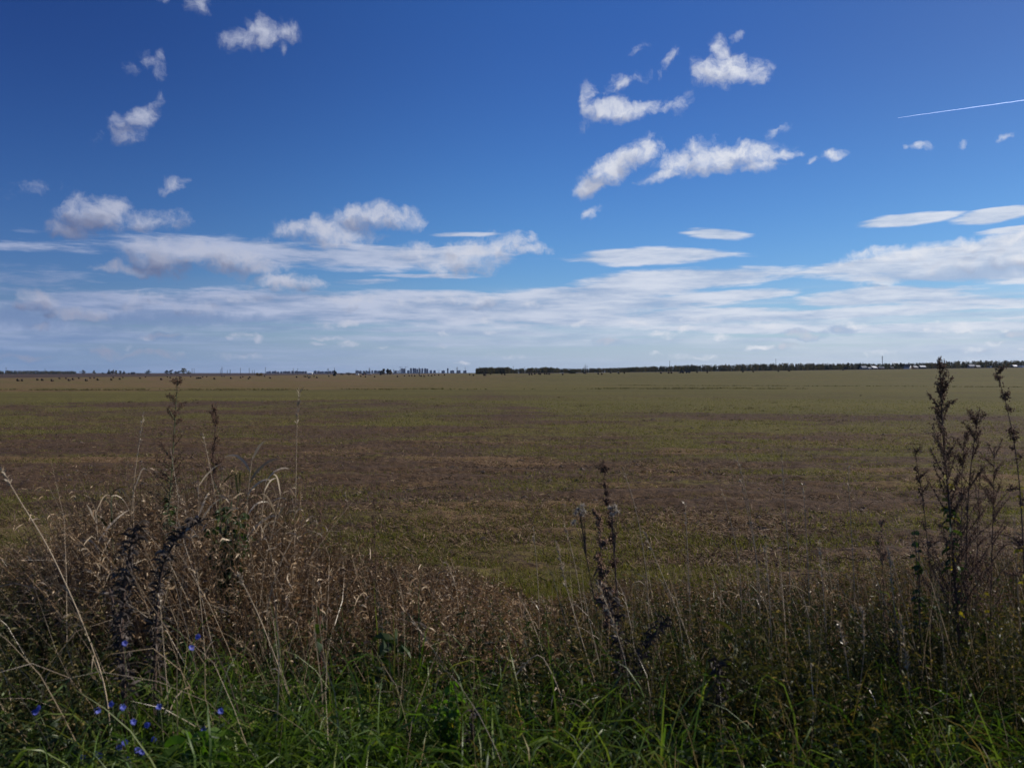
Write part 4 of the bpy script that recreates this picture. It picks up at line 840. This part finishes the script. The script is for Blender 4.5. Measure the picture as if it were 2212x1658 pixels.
# dark green broad-leaved growth in the hollows
P_ = []
gw = lambda p, y: np.interp(p, [-400, 0, 180, 260, 430, 480, 860, 930, 1150, 1300, 1500, 2212], [1, 1, .9, .4, .3, .4, .4, .2, .35, .6, .75, .75]) * np.interp(y, [2.6, 3.4, 4.7, 4.9, 5.4, 6.0, 6.6], [.4, .7, .8, 1, 1, .5, .1])
x, y = area(7600, 2.6, 6.6); k = rng.random(len(x)) < gw(px_of(x, y), y); x, y = x[k], y[k]; h = np.minimum(cover(x, y) * .8, np.interp(y, [2.6, 4.2, 5.2, 6.6], [.3, .42, .62, .75])) * rng.uniform(.6, 1.1, len(x))
k = h > .1; x, y, h = x[k], y[k], h[k]; tone = np.clip(.4 + .9 * (fbm(x * 1.3, y * 1.3, 3, 91) - .5) + rng.normal(0, .12, len(x)), 0, 1)
P_ += leafy(x, y, h, 18, (.028, .09), (.009, .026), tone, .003, .35, .1, 1.6)
stuff_mesh('green_weeds', P_, M_weed, 'dark green leafy weeds in the shade of the verge', 'weeds')
# half-withered leafy weeds, mostly at the right
P_ = []
aw = lambda p, y: np.interp(p, [-400, 0, 150, 320, 1050, 1250, 1500, 2212], [.9, .9, .6, .05, .1, .7, 1, 1]) * np.interp(y, [3.6, 4.4, 6.6, 7.6, 8.2], [.3, 1, 1, .7, 0])
x, y = area(14000, 3.6, 8.2); h = cover(x, y); k = (rng.random(len(x)) < aw(px_of(x, y), y)) & (h > .10); x, y, h = x[k], y[k], h[k]
tone = np.clip(.42 + 1.0 * (fbm(x * 1.5, y * 1.5, 3, 83) - .5) + rng.normal(0, .16, len(x)), 0, 1)
P_ += leafy(x, y, np.minimum(h, .95) * rng.uniform(.35, .95, len(x)), 19, (.022, .07), (.005, .016), tone, lean=.22)
stuff_mesh('autumn_weeds', P_, M_mixed, 'half-withered olive and brown leafy weeds in the verge', 'weeds')
# ------------------------------------------------------------------ single plants that stand out of the verge
M_stemb = simple_mat('brown_stem', (.085, .055, .042), .75, .3, 14); M_stemg = simple_mat('green_stem', (.085, .10, .045), .6, .3, 14); M_stemp = simple_mat('pale_stem', (.36, .28, .19), .6, .25, 14); M_stemr = simple_mat('reddish_stem', (.11, .045, .035), .6, .3, 14)
M_seed = plant_mat('seed_heads', [(0, (.06, .036, .026)), (.6, (.18, .11, .075)), (1, (.34, .225, .155))], .8, .15, .1, (1.1, .9, .7))
M_black = plant_mat('blackened_seed_heads', [(0, (.028, .023, .021)), (.7, (.088, .072, .064)), (1, (.25, .21, .18))], .7, .2, .05, (1, .9, .9))
M_yel = plant_mat('yellow_leaves', [(0, (.12, .10, .02)), (1, (.42, .36, .05))], .5, .3, .4, (1.1, 1.1, .4))
M_fresh = plant_mat('fresh_leaves', [(0, (.045, .10, .014)), (1, (.14, .23, .035))], .45, .35, .45, (1.2, 1.5, .4))
M_fluff = plant_mat('seed_fluff', [(0, (.30, .27, .24)), (1, (.62, .58, .53))], .9, .1, .4, (1, 1, .95))
M_blue = plant_mat('blue_petals', [(0, (.06, .075, .40)), (1, (.22, .26, .72))], .6, .2, .35, (1, 1, 1.2))
def line(pts, d, n=14):
    """points given as picture x, y at a distance -> smooth 3-D centre line that ends on the ground"""
    dd = d if isinstance(d, (list, tuple)) else [d] * len(pts)
    W_ = [np.array(at(px, py, q)) for (px, py), q in zip(pts, dd)]
    W_.reverse(); b = W_[0]; g = gz1(b[0], b[1])
    if b[2] > g + .03: W_.insert(0, np.array([b[0] + (b[0] - W_[1][0]) * .25, b[1], g - .02]))
    else: b[2] = g - .02
    W_ = np.array(W_); s = np.r_[0, np.cumsum(np.linalg.norm(np.diff(W_, axis=0), axis=1))]; s /= s[-1]
    t = np.linspace(0, 1, n); P = np.stack([np.interp(t, s, W_[:, k]) for k in range(3)], -1)
    for _ in range(2): P[1:-1] = P[1:-1] * .5 + (P[:-2] + P[2:]) * .25
    return P
def plant(name, P, label, cat, group=None):
    e = empty(name, tuple(P[0])); tag(e, label, cat, group); return e, P - P[0]
def samp(P, f):
    f = np.asarray(f) * (len(P) - 1); i = np.clip(f.astype(int), 0, len(P) - 2); return P[i] + (P[i + 1] - P[i]) * (f - i)[:, None]
def leaves_on(mb, B, L, W_, up, droop, tone, r, seg=4, dirs=None):
    m = len(B); a = r.uniform(0, 6.283, m); D = np.stack([np.cos(a), np.sin(a), r.normal(up, .3, m)], -1) if dirs is None else dirs
    C = paths(B, D, L, np.full(m, 1.) * droop * r.uniform(.5, 1.4, m), seg, .06); V, q = ribbons(C, W_, leaf_w, flat=np.cross(nrm(D), r.standard_normal((m, 3)) * .25 + np.array([0, 0, 1.])) if False else None)
    mb.add(V, q, tone=np.repeat(np.clip(tone + r.normal(0, .2, m), 0, 1), (seg + 1) * 2))
def seeds(mb, C, per, size, r, tone=.5, spread=.008):
    """little knobbly heads crowded along the lines C (N,K,3)"""
    N, K, _ = C.shape; f = r.uniform(.15, 1, (N, per)) * (K - 1); i = np.minimum(f.astype(int), K - 2); idx = np.arange(N)[:, None]
    B = (C[idx, i] + (C[idx, i + 1] - C[idx, i]) * (f - i)[..., None]).reshape(-1, 3) + r.normal(0, spread, (N * per, 3)); m = len(B)
    o6 = np.array([(1,0,0),(-1,0,0),(0,1,0),(0,-1,0),(0,0,1.3),(0,0,-1.3)]); f8 = np.array([(0,2,4),(2,1,4),(1,3,4),(3,0,4),(2,0,5),(1,2,5),(3,1,5),(0,3,5)])
    s = size * r.uniform(.6, 1.4, (m, 1, 1)); V = B[:, None] + o6[None] * s * r.uniform(.8, 1.2, (m, 6, 1))
    mb.add(V.reshape(-1, 3), None, (f8[None] + np.arange(m)[:, None, None] * 6).reshape(-1, 3), np.repeat(np.clip(tone + r.normal(0, .25, m), 0, 1), 6))
def mugwort(pts, d, label, seed, rad=.007, nb=34, bl=(.10, .30), lo=.25, seed_n=26, seed_s=.0045, seed_mat=None, stem=None, leafy_to=.6, leaf_n=60, leaf_mat=None, up=1.3, name='mugwort', tone=.45, lmat2=None):
    r = np.random.default_rng(seed); e, P = plant(name, line(pts, d, 20), label, 'weed')
    stem = stem or M_stemb; MB().tube(P, np.linspace(rad, rad * .25, len(P)), 6).build('stem', stem, e, True)
    f = np.sort(r.uniform(lo, .985, nb)); B = samp(P, f); a = r.uniform(0, 6.283, nb); L = (bl[1] + (bl[0] - bl[1]) * ((f - lo) / (1 - lo)) ** .8) * r.uniform(.55, 1.15, nb)
    D = np.stack([np.cos(a), np.sin(a), r.normal(up, .25, nb)], -1); C = paths(B, D, L, r.uniform(-.3, .35, nb), 6, .05)
    V, q = tubes(C, np.linspace(max(.0028, rad * .35), max(.0014, rad * .12), 7)[None] * np.ones((nb, 1)), 3); bo = MB().add(V, q).build('branches', stem, e)
    sb = MB(); seeds(sb, C, int(seed_n * 1.7), seed_s * .66, r, tone, .006); sb2 = P[None, int(len(P) * .82):]; seeds(sb, sb2, seed_n * 4, seed_s * .66, r, tone, .008)
    # short side spikes make the heads look ragged
    k = r.integers(0, nb, nb * 5); ff = r.uniform(.3, 1, nb * 5); BB = np.array([samp(C[i], [g])[0] for i, g in zip(k, ff)]); aa = r.uniform(0, 6.283, nb * 5)
    C2 = paths(BB, np.stack([np.cos(aa), np.sin(aa), r.normal(1., .4, nb * 5)], -1), r.uniform(.015, .045, nb * 5), r.uniform(0, .8, nb * 5), 3, .1); seeds(sb, C2, 6, seed_s * .6, r, tone, .004)
    sb.build('seed_heads', seed_mat or M_seed, e)
    if leaf_n:
        lb = MB(); B2 = samp(P, r.uniform(.12, leafy_to, leaf_n)); leaves_on(lb, B2, r.uniform(.03, .09, leaf_n), r.uniform(.008, .022, leaf_n), .3, 1.5, .5, r); lb.build('leaves', leaf_mat or M_weed, e)
        if lmat2:
            lb = MB(); B2 = samp(P, r.uniform(.15, leafy_to + .1, leaf_n // 4)); leaves_on(lb, B2, r.uniform(.03, .07, leaf_n // 4), r.uniform(.010, .024, leaf_n // 4), .2, 1.5, .6, r); lb.build('yellowed_leaves', lmat2, e)
    return e
# the tall mugworts at the right
mugwort([(2030, 784), (2036, 930), (2050, 1080), (2062, 1250), (2075, 1400)], 4.6, 'tallest brown mugwort at the right, its tip touching the horizon', 11, .011, 70, (.07, .46), .24, 34, .0050, leafy_to=.62, leaf_n=90, lmat2=M_yel, up=1.9)
mugwort([(2117, 880), (2102, 960), (2090, 1080), (2086, 1260)], 4.75, 'mugwort with one long bent side plume right of the tallest one', 12, .007, 34, (.07, .36), .3, 26, .0045, leafy_to=.5, leaf_n=40, lmat2=M_yel, up=1.7)
mugwort([(2085, 930), (2076, 1050), (2078, 1270)], 4.9, 'thinner dark mugwort close behind the tallest one', 13, .005, 20, (.06, .20), .4, 24, .0042, leafy_to=.5, leaf_n=30, up=1.8)
mugwort([(2148, 965), (2146, 1080), (2140, 1300)], 4.8, 'bushy rust-brown weed at the right below the bent plume', 14, .006, 46, (.10, .26), .25, 22, .0040, leafy_to=.4, leaf_n=30, up=1.5, tone=.75, lmat2=M_yel)
mugwort([(2118, 1010), (2112, 1100), (2112, 1300)], 5.0, 'rusty small-headed weed between the mugworts and the bushy one', 24, .005, 30, (.08, .2), .3, 20, .0038, leafy_to=.4, leaf_n=20, up=1.5, tone=.7)
mugwort([(1974, 965), (1992, 1060), (2012, 1250)], 4.8, 'short leaning mugwort left of the tallest one', 15, .005, 12, (.05, .14), .45, 22, .0045, leafy_to=.5, leaf_n=30, up=1.8)
mugwort([(2146, 786), (2163, 830), (2182, 900), (2196, 980), (2206, 1080), (2216, 1300)], 4.2, 'tall arching weed with bright yellow leaves at the right edge', 16, .006, 18, (.03, .08), .45, 16, .0055, leafy_to=.85, leaf_n=16, leaf_mat=M_yel, up=.2)
# the tall ones at the left
mugwort([(384, 818), (378, 900), (372, 1010), (362, 1130), (360, 1300)], 5.7, 'tall thin wormwood at the left, tip touching the far bales', 17, .008, 58, (.05, .40), .26, 22, .0046, stem=M_stemg, leafy_to=.62, leaf_n=170, up=1.0, tone=.28, name='wormwood')
mugwort([(468, 868), (462, 960), (460, 1050), (464, 1200)], 5.9, 'dark purplish weed spike right of the tall left wormwood', 18, .006, 32, (.05, .30), .36, 26, .0046, leafy_to=.4, leaf_n=20, up=1.9, tone=.4)
mugwort([(1303, 992), (1308, 1060), (1320, 1130), (1330, 1250), (1338, 1420)], 5.1, 'slender dark seed stalk standing alone right of the centre', 19, .0045, 22, (.02, .05), .55, 16, .0060, leafy_to=.4, leaf_n=16, up=1.2, tone=.3, name='seed_stalk')
mugwort([(1294, 1110), (1298, 1200), (1305, 1300), (1318, 1430)], 5.0, 'brown seeding dock with yellow leaves beside the slender stalk', 20, .007, 30, (.06, .12), .2, 30, .0075, leafy_to=.8, leaf_n=50, leaf_mat=M_dry, up=1.6, tone=.7, lmat2=M_yel, name='dock')
mugwort([(1905, 1120), (1906, 1200), (1910, 1330)], 4.9, 'short dusty seed stalk left of the leaning mugwort', 21, .004, 12, (.03, .08), .45, 14, .005, leafy_to=.4, leaf_n=12, up=1.6, tone=.8, name='seed_stalk')
mugwort([(806, 1050), (808, 1130), (812, 1260)], 6.2, 'faint thin seed stalk left of the field centre', 22, .003, 12, (.02, .06), .5, 12, .004, leafy_to=.3, leaf_n=0, up=1.4, tone=.6, name='seed_stalk')
mugwort([(690, 1030), (692, 1100), (700, 1230)], 5.9, 'thin stalk with a yellow leaf right of the reed clump', 23, .003, 10, (.02, .06), .4, 10, .004, leafy_to=.75, leaf_n=8, leaf_mat=M_yel, up=1.4, tone=.6, name='seed_stalk')
# blackened dead lupins close to the road
def lupin(pts, d, label, seed, rad=.010, spike=.5, wide=.030, n=150):
    r = np.random.default_rng(seed); e, P = plant('dead_lupin', line(pts, d, 18), label, 'weed')
    MB().tube(P, np.linspace(rad, rad * .5, len(P)), 6).build('stem', M_stemb, e, True)
    lb = MB(); B = samp(P, r.uniform(1 - spike, 1, n)); B = B + r.normal(0, .008, B.shape); leaves_on(lb, B, r.uniform(.03, .085, n), r.uniform(.006, .015, n), 1.0, 1.4, .4, r, 5); lb.build('seed_pods', M_black, e)
    lb = MB(); m = 40; B = samp(P, r.uniform(.15, 1 - spike, m)); leaves_on(lb, B, r.uniform(.05, .12, m), r.uniform(.004, .010, m), -.2, 2., .3, r); lb.build('withered_leaves', M_black, e)
lupin([(292, 1140), (270, 1240), (262, 1350), (268, 1480)], 4.1, 'thick blackened lupin at the left, left of the leaning one', 31, .012, .65, .04, 300)
lupin([(432, 1122), (372, 1165), (345, 1230), (335, 1400)], 4.2, 'blackened lupin at the left with its top leaning right', 32, .011, .65, .03, 260)
lupin([(236, 1270), (250, 1320), (268, 1400)], 4.0, 'short blackened lupin shoot low beside the thick left one', 33, .009, .6, .03, 120)
lupin([(1552, 1430), (1548, 1530), (1545, 1640)], 3.9, 'thick blackened stump of a weed in the right foreground', 34, .016, .75, .03, 170)
lupin([(1438, 1338), (1395, 1390), (1372, 1450), (1362, 1560)], 4.2, 'dark feathery lupin top leaning right of the centre', 35, .008, .5, .03, 140)
lupin([(1020, 1530), (1020, 1590), (1024, 1680)], 3.75, 'small blackened stalk beside the fresh bright green plant', 36, .009, .7, .02, 60)
lupin([(1305, 1265), (1325, 1330), (1340, 1400), (1352, 1520)], 4.3, 'dark curved lupin spike under the slender seed stalk', 37, .008, .55, .03, 140)
# grass stalks with plumes
def stalk(pts, d, label, seed, rad=.0038, plume=.14, pn=70, pl=(.012, .035), mat_=None, tone=.7, name='grass_stalk'):
    r = np.random.default_rng(seed); e, P = plant(name, line(pts, d, 18), label, 'dry grass', 'single dry grass stalks')
    MB().tube(P, np.linspace(rad, rad * .45, len(P)), 5).build('stem', mat_ or M_stemp, e, True)
    lb = MB(); B = samp(P, r.uniform(1 - plume, 1, pn)); T_ = nrm(P[-1] - P[-4]); D = T_[None] + r.normal(0, .38, (pn, 3))
    leaves_on(lb, B, r.uniform(*pl, pn), r.uniform(.0035, .008, pn), 0, .5, tone, r, 2, D); lb.build('plume', M_pale, e)
    for f_ in r.uniform(.15, .55, 3): lb = MB(); leaves_on(lb, samp(P, [f_]), r.uniform(.12, .28, 1), r.uniform(.004, .008, 1), 1.2, 1.6, .6, r, 5); lb.build('leaf', M_pale, e)
for k, (p, d, label, kw) in enumerate([
    ([(648, 845), (641, 900), (640, 1000), (636, 1180)], 5.9, 'pale feathery grass plume left of centre, high against the field', dict(plume=.13, pl=(.02, .05), pn=60)),
    ([(310, 893), (300, 960), (286, 1060), (276, 1290)], 5.5, 'tall pale stalk left of the tall wormwood', dict(plume=.16, pn=40)),
    ([(438, 935), (452, 1000), (470, 1100), (474, 1250)], 5.6, 'pale stalk crossing the dark purplish weed spike', dict(plume=.1, pn=30)),
    ([(2, 1010), (40, 1080), (95, 1160), (165, 1310), (230, 1480)], 3.9, 'thick pale stalk leaning across the left edge', dict(rad=.0042, plume=.06, pn=40)),
    ([(515, 1240), (560, 1330), (610, 1460), (640, 1560)], 4.3, 'pale straight stalk under the reed clump', dict(plume=.08, pn=30)),
    ([(885, 1330), (940, 1410), (1000, 1490), (1060, 1560)], 4.7, 'leaning pale stalk in the middle of the dead weeds', dict(plume=.25, pn=60)),
    ([(965, 1215), (985, 1260), (992, 1330), (985, 1400)], 5.4, 'broad bleached stalk standing out of the central weeds', dict(rad=.004, plume=.2, pn=40)),
    ([(1345, 1008), (1362, 1060), (1378, 1110), (1400, 1260)], 5.2, 'thin bright stalk just right of the slender seed stalk', dict(plume=.05, pn=16)),
    ([(1152, 1140), (1158, 1200), (1164, 1290)], 5.6, 'short pale stalk left of the brown dock', dict(plume=.12, pn=20)),
    ([(1218, 1128), (1236, 1190), (1252, 1270), (1262, 1350)], 5.4, 'pale stalk nearest the brown dock on its left', dict(plume=.12, pn=20)),
    ([(1205, 1175), (1218, 1250), (1262, 1400), (1300, 1520)], 4.4, 'long bent stalk with a fluffy head below the dock', dict(plume=.22, pn=80, pl=(.015, .04))),
    ([(1290, 1255), (1320, 1330), (1350, 1420), (1372, 1560)], 4.0, 'grey arching grass head in front of the dock', dict(plume=.3, pn=110, pl=(.015, .035))),
    ([(1480, 1090), (1484, 1160), (1490, 1290)], 5.3, 'thin stalk midway between dock and right-hand stalks', dict(plume=.1, pn=20)),
    ([(1392, 1150), (1430, 1240), (1480, 1360), (1520, 1470)], 4.6, 'long diagonal stalk right of the dock', dict(plume=.1, pn=24)),
    ([(1560, 1060), (1580, 1130), (1600, 1230)], 5.4, 'left one of two near-parallel slanting stalks', dict(plume=.06, pn=16)),
    ([(1590, 980), (1612, 1060), (1635, 1200)], 5.6, 'faint tall stalk above the two slanting ones', dict(plume=.1, pn=16)),
    ([(1602, 1040), (1618, 1120), (1640, 1230)], 5.3, 'right one of two near-parallel slanting stalks', dict(plume=.06, pn=16)),
    ([(1688, 975), (1694, 1060), (1706, 1220)], 5.4, 'tall straight stalk with a thin tip right of centre', dict(plume=.14, pn=24)),
    ([(1652, 1180), (1660, 1260), (1668, 1400)], 4.8, 'stalk with a soft pale head beneath the tall straight one', dict(plume=.2, pn=70, pl=(.015, .03))),
    ([(1735, 1045), (1740, 1120), (1748, 1260)], 5.3, 'stalk next to the tall straight one on its right', dict(plume=.14, pn=24)),
    ([(1770, 1170), (1778, 1260), (1786, 1420)], 4.7, 'fuzzy-headed stalk in the middle of the right verge', dict(plume=.2, pn=80, pl=(.015, .03))),
    ([(1832, 1010), (1836, 1100), (1846, 1260)], 5.4, 'tall thin stalk left of the short dusty seed stalk', dict(plume=.12, pn=24)),
    ([(1812, 1340), (1830, 1430), (1842, 1560)], 4.1, 'low pale grass head in the right foreground', dict(plume=.25, pn=80, pl=(.015, .03))),
    ([(1862, 1310), (1868, 1400), (1850, 1540)], 4.2, 'pale grass head crossing the low one at the right', dict(plume=.25, pn=80, pl=(.015, .03))),
    ([(1920, 1190), (1930, 1290), (1944, 1440)], 4.6, 'fuzzy stalk under the short dusty seed stalk', dict(plume=.22, pn=80, pl=(.015, .03))),
    ([(1945, 1330), (1958, 1420), (1975, 1600)], 4.0, 'greyish double-thick stalk at the right foreground', dict(rad=.0035, plume=.35, pn=120, pl=(.015, .03))),
    ([(2190, 1120), (2196, 1220), (2204, 1400)], 4.8, 'pale stalk under the arching yellow-leaved weed', dict(plume=.15, pn=30)),
    ([(1120, 1450), (1165, 1400), (1205, 1480), (1240, 1600)], 3.95, 'hooked pale stalk at the lower centre', dict(plume=.1, pn=20)),
    ([(560, 1130), (590, 1200), (600, 1330)], 5.2, 'bleached stalk at the right foot of the reed clump', dict(plume=.1, pn=20)),
    ([(345, 1290), (352, 1380), (362, 1500)], 4.0, 'bent tan stalk between the blackened lupins and the blue flowers', dict(rad=.003, plume=.08, pn=20)),
    ([(745, 1060), (760, 1130), (790, 1250)], 6.0, 'hair-thin stalk right of the yellow-leaf stalk', dict(plume=.06, pn=10, rad=.0014)),
    ([(425, 1230), (436, 1330), (445, 1450)], 4.6, 'thin bright stem above the highest blue flowers', dict(plume=.06, pn=12))]):
    stalk(p, d, label, 100 + k, **kw)
# broad-bladed reed clump on the left bank
for k, (x, top, bx, d, green, txt) in enumerate([(545, 985, 528, 5.6, 0, 'tallest pale reed of the left clump'), (520, 1040, 505, 5.5, 1, 'greenish reed left of the tallest one'), (575, 1032, 562, 5.6, 0, 'bleached reed right of the tallest one'), (608, 1062, 580, 5.5, 0, 'bleached reed leaning out at the right of the clump'),
        (480, 1018, 470, 5.7, 1, 'green reed near the dark purplish spike'), (240, 1062, 250, 5.4, 1, 'dark reed at the left end of the bank'), (205, 1100, 222, 5.2, 0, 'dry reed leaning over the left end of the bank'), (290, 1050, 292, 5.5, 0, 'dry reed between the left stalk and the wormwood'), (430, 1040, 432, 5.6, 0, 'dry reed just left of the dark purplish spike')]):
    r = np.random.default_rng(300 + k); e, P = plant('reed', line([(x, top), ((x + bx) / 2 - 4, (top + 1300) / 2 - 60), (bx, 1300)], d, 14), txt, 'reed', 'reeds on the left bank')
    MB().tube(P, np.linspace(.005, .002, len(P)), 5).build('stem', M_stemp if not green else M_stemg, e, True); n = 15; lb = MB()
    leaves_on(lb, samp(P, np.linspace(.30, .98, n)), r.uniform(.12, .28, n), r.uniform(.008, .017, n), 1.6, .55, .75 if not green else .5, r, 7); lb.build('leaves', M_pale if not green else M_mixed, e)
# chicory with blue flowers
def chicory(stems, label, seed):
    r = np.random.default_rng(seed); e = None
    for pts, d, fl in stems:
        P = line(pts, d, 14)
        if e is None: e, _ = plant('chicory', P, label, 'wildflower'); o = P[0]
        P = P - o; st = MB().tube(P, np.linspace(.0035, .0018, len(P)), 5)
        for (fx, fy) in fl:
            F = np.array(at(fx, fy, d - .02)) - o; j = np.argmin(np.linalg.norm(P - F, axis=1)); j = max(1, min(j, len(P) - 1)); st.tube([P[j - 1], (P[j - 1] + F) / 2 + (0, 0, -.004), F], [.0014] * 3, 4)
            fb = MB(); n = 16; up = nrm(np.array([r.normal(.3, .35), -.75, r.uniform(.2, .7)])); s1 = nrm(np.cross(up, [0, 0, 1])); s2 = np.cross(up, s1)
            for ring in range(2):
                a = (np.arange(n) + ring * .5) / n * 6.283; D = s1[None] * np.cos(a)[:, None] + s2[None] * np.sin(a)[:, None] + up[None] * (.25 + .35 * ring)
                C = paths(np.repeat(F[None], n, 0), D, r.uniform(.011, .0165, n), np.full(n, .3), 3); V, q = ribbons(C, np.full(n, .0050), lambda t: np.clip(.35 + t, 0, 1) * np.clip((1.02 - t) * 9, .3, 1), flat=np.repeat(up[None], n, 0)); fb.add(V, q, tone=np.repeat(r.uniform(.2, .9, n), 8))
            fo = fb.build('flower', M_blue, e)
            cb = MB(); seeds(cb, np.stack([F - up * .006, F - up * .002])[None], 4, .0028, r, .4, .001); cb.build('calyx', M_weed, fo)
        st.build('stem', M_stemg, e, True)
        bb = MB(); seeds(bb, P[None, 4:], 12, .004, r, .4, .004); bb.build('buds', M_seed, e)
chicory([([(431, 1372), (415, 1420), (395, 1500), (375, 1600)], 3.95, [(428, 1375), (413, 1398)])], 'tallest chicory stem, two blue flowers at its top', 41)
chicory([([(268, 1380), (272, 1450), (278, 1560)], 4.0, [(269, 1389)])], 'chicory with a single blue flower below the thick black lupin', 42)
chicory([([(78, 1528), (100, 1570), (110, 1660)], 3.7, [(76, 1537), (84, 1530)])], 'leftmost chicory with two touching dark blue flowers', 43)
chicory([([(212, 1520), (216, 1580), (222, 1680)], 3.7, [(210, 1534)]), ([(242, 1512), (248, 1580), (258, 1680)], 3.7, [(241, 1520), (265, 1527)]), ([(285, 1540), (290, 1600), (300, 1700)], 3.65, [(287, 1558), (318, 1565)])], 'widest chicory with several blue flowers in the lower left', 44)
chicory([([(270, 1598), (268, 1640), (262, 1720)], 3.6, [(270, 1603), (258, 1614)]), ([(302, 1612), (305, 1650), (312, 1720)], 3.6, [(296, 1620), (306, 1624), (279, 1640)])], 'low chicory with a tight cluster of blue flowers near the bottom edge', 45)
chicory([([(212, 1622), (214, 1660), (216, 1720)], 3.55, [(210, 1628), (215, 1631), (178, 1636)])], 'low chicory left of the tight cluster at the bottom edge', 46)
chicory([([(345, 1510), (350, 1570), (360, 1680)], 3.7, [(344, 1526)]), ([(372, 1550), (376, 1610), (385, 1700)], 3.65, [(333, 1596)])], 'sparse chicory right of the widest one', 47)
chicory([([(478, 1525), (470, 1580), (466, 1680)], 3.7, [(477, 1535)]), ([(442, 1562), (444, 1610), (448, 1690)], 3.7, [(440, 1576)])], 'rightmost chicory at the edge of the lush grass', 48)
# leafy green plants
def leafy_plant(name, pts_list, d, label, seed, ln=(.04, .09), lw=(.02, .04), per=40, lm=None, stem=None, up=.4, droop=1.2, lo=.15, extra=None, cat='weed'):
    r = np.random.default_rng(seed); e = None; st = MB(); lb = MB(); xb = MB()
    for pts in pts_list:
        P = line(pts, d, 14)
        if e is None: e, _ = plant(name, P, label, cat); o = P[0]
        P = P - o; st.tube(P, np.linspace(.005, .002, len(P)), 5); leaves_on(lb, samp(P, r.uniform(lo, 1, per)), r.uniform(*ln, per), r.uniform(*lw, per), up, droop, .5, r, 5)
        if extra: leaves_on(xb, samp(P, r.uniform(lo, .8, extra)), r.uniform(*ln, extra), r.uniform(*lw, extra), up, droop, .6, r, 5)
    st.build('stem', stem or M_stemg, e, True); lb.build('leaves', lm or M_weed, e)
    if extra: xb.build('yellowed_leaves', M_yel, e)
leafy_plant('nettle', [[(490 + a, 1085 + b), (492 + a * .7, 1160), (490 + a * .4, 1300)] for a, b in ((-40, 60), (-15, 15), (10, 0), (30, 25), (48, 70), (-5, 50), (20, 60))], 5.3, 'dark green leafy nettle clump in the dry bank below the purplish spike', 51, (.05, .10), (.012, .026), 80)
leafy_plant('goosefoot', [[(972, 1472), (968, 1540), (962, 1670)], [(945, 1510), (950, 1570), (958, 1670)], [(990, 1500), (980, 1570), (966, 1670)]], 3.75, 'bright fresh green plant with small oval leaves at the bottom centre', 52, (.024, .05), (.014, .026), 75, M_fresh, extra=5)
leafy_plant('burdock_shoot', [[(690, 1300), (692, 1360), (694, 1460)]], 4.6, 'single broad bright green leaf on a reddish stem', 53, (.08, .12), (.04, .055), 3, M_weed, M_stemr, .3, 1.2, .72)
leafy_plant('bindweed', [[(1974, 1140), (1978, 1180), (1986, 1300)], [(1985, 1150), (1984, 1190), (1988, 1300)]], 4.6, 'small green leaf cluster left of the tallest mugwort foot', 54, (.03, .05), (.02, .035), 14, M_weed, M_stemb, lo=.6)
leafy_plant('dandelion', [[(430 + a, 1590 + abs(a) * .3), (436 + a * .5, 1620), (440, 1665)] for a in (-30, -10, 10, 30)], 3.5, 'light green jagged leaf rosette at the bottom left', 55, (.10, .18), (.025, .045), 10, M_fresh, up=.9, droop=1.8, lo=.4)
leafy_plant('sow_thistle', [[(1590 + a, 1370 + b), (1585 + a * .6, 1450), (1575, 1580)] for a, b in ((0, 0), (25, 30), (-25, 25))], 4.1, 'green sword-leaved plant in the right foreground', 56, (.12, .22), (.012, .022), 14, M_mixed, up=1.4, droop=1.4)
leafy_plant('plantain', [[(820, 1380), (818, 1420), (815, 1480)], [(860, 1370), (850, 1420), (840, 1480)]], 4.7, 'broad dark glossy leaves beside the red-stemmed leaf', 57, (.12, .2), (.03, .05), 9, M_weed, up=.9, droop=2., lo=.3)
# fluffy thistle
r = np.random.default_rng(61)
for pts, d, heads, txt in [([(1252, 1098), (1262, 1180), (1285, 1300), (1310, 1430)], 5.0, [(1250, 1100), (1258, 1092), (1244, 1108), (1262, 1104), (1256, 1112), (1240, 1128)], 'seeding thistle with pale fluff left of the slender seed stalk'), ([(1322, 1092), (1326, 1180), (1335, 1300), (1342, 1440)], 4.9, [(1318, 1098), (1328, 1095), (1334, 1106), (1322, 1112)], 'seeding thistle with small tan heads right of the slender seed stalk')]:
    P = line(pts, d, 14); e, Q_ = plant('thistle', P, txt, 'weed'); MB().tube(Q_, np.linspace(.0045, .0022, 14), 5).build('stem', M_stemb, e, True)
    for hx, hy in heads:
        F = np.array(at(hx, hy, d)) - P[0]; n = 70; fb = MB(); C = paths(np.repeat(F[None], n, 0), r.standard_normal((n, 3)) + (0, 0, .4), r.uniform(.010, .024, n), np.full(n, .2), 2); V, q = ribbons(C, np.full(n, .0016), lambda t: np.ones_like(t)); fb.add(V, q, tone=np.repeat(r.random(n), 6)); fo = fb.build('fluffy_head', M_fluff, e)
        cb = MB(); seeds(cb, np.stack([F - (0, 0, .006), F])[None], 6, .004, r, .5, .002); cb.build('calyx', M_seed, fo); MB().tube([Q_[10], (Q_[10] + F) / 2, F], [.0022, .0018, .0015], 4).build('branch', M_stemb, e)

# repeats of a kind share a group phrase
GROUPS = {'tree': 'trees along the horizon', 'bush': 'bushes out on the plain', 'house': 'village houses', 'shed': 'sheds on the horizon', 'hut': 'small village huts', 'tower block': 'city tower blocks', 'apartment block': 'low city blocks on the horizon',
          'pylon': 'lattice pylons on the horizon', 'pole': 'poles on the horizon', 'mast': 'masts above the bramble mound', 'crane': 'tower cranes over the city', 'weed': 'tall weeds in the verge', 'wildflower': 'chicory plants in the lower left', 'reed': 'reeds on the left bank'}
for o in scene.objects:
    if o.parent is None and o.get('category') in GROUPS and not o.get('group'): o['group'] = GROUPS[o['category']]
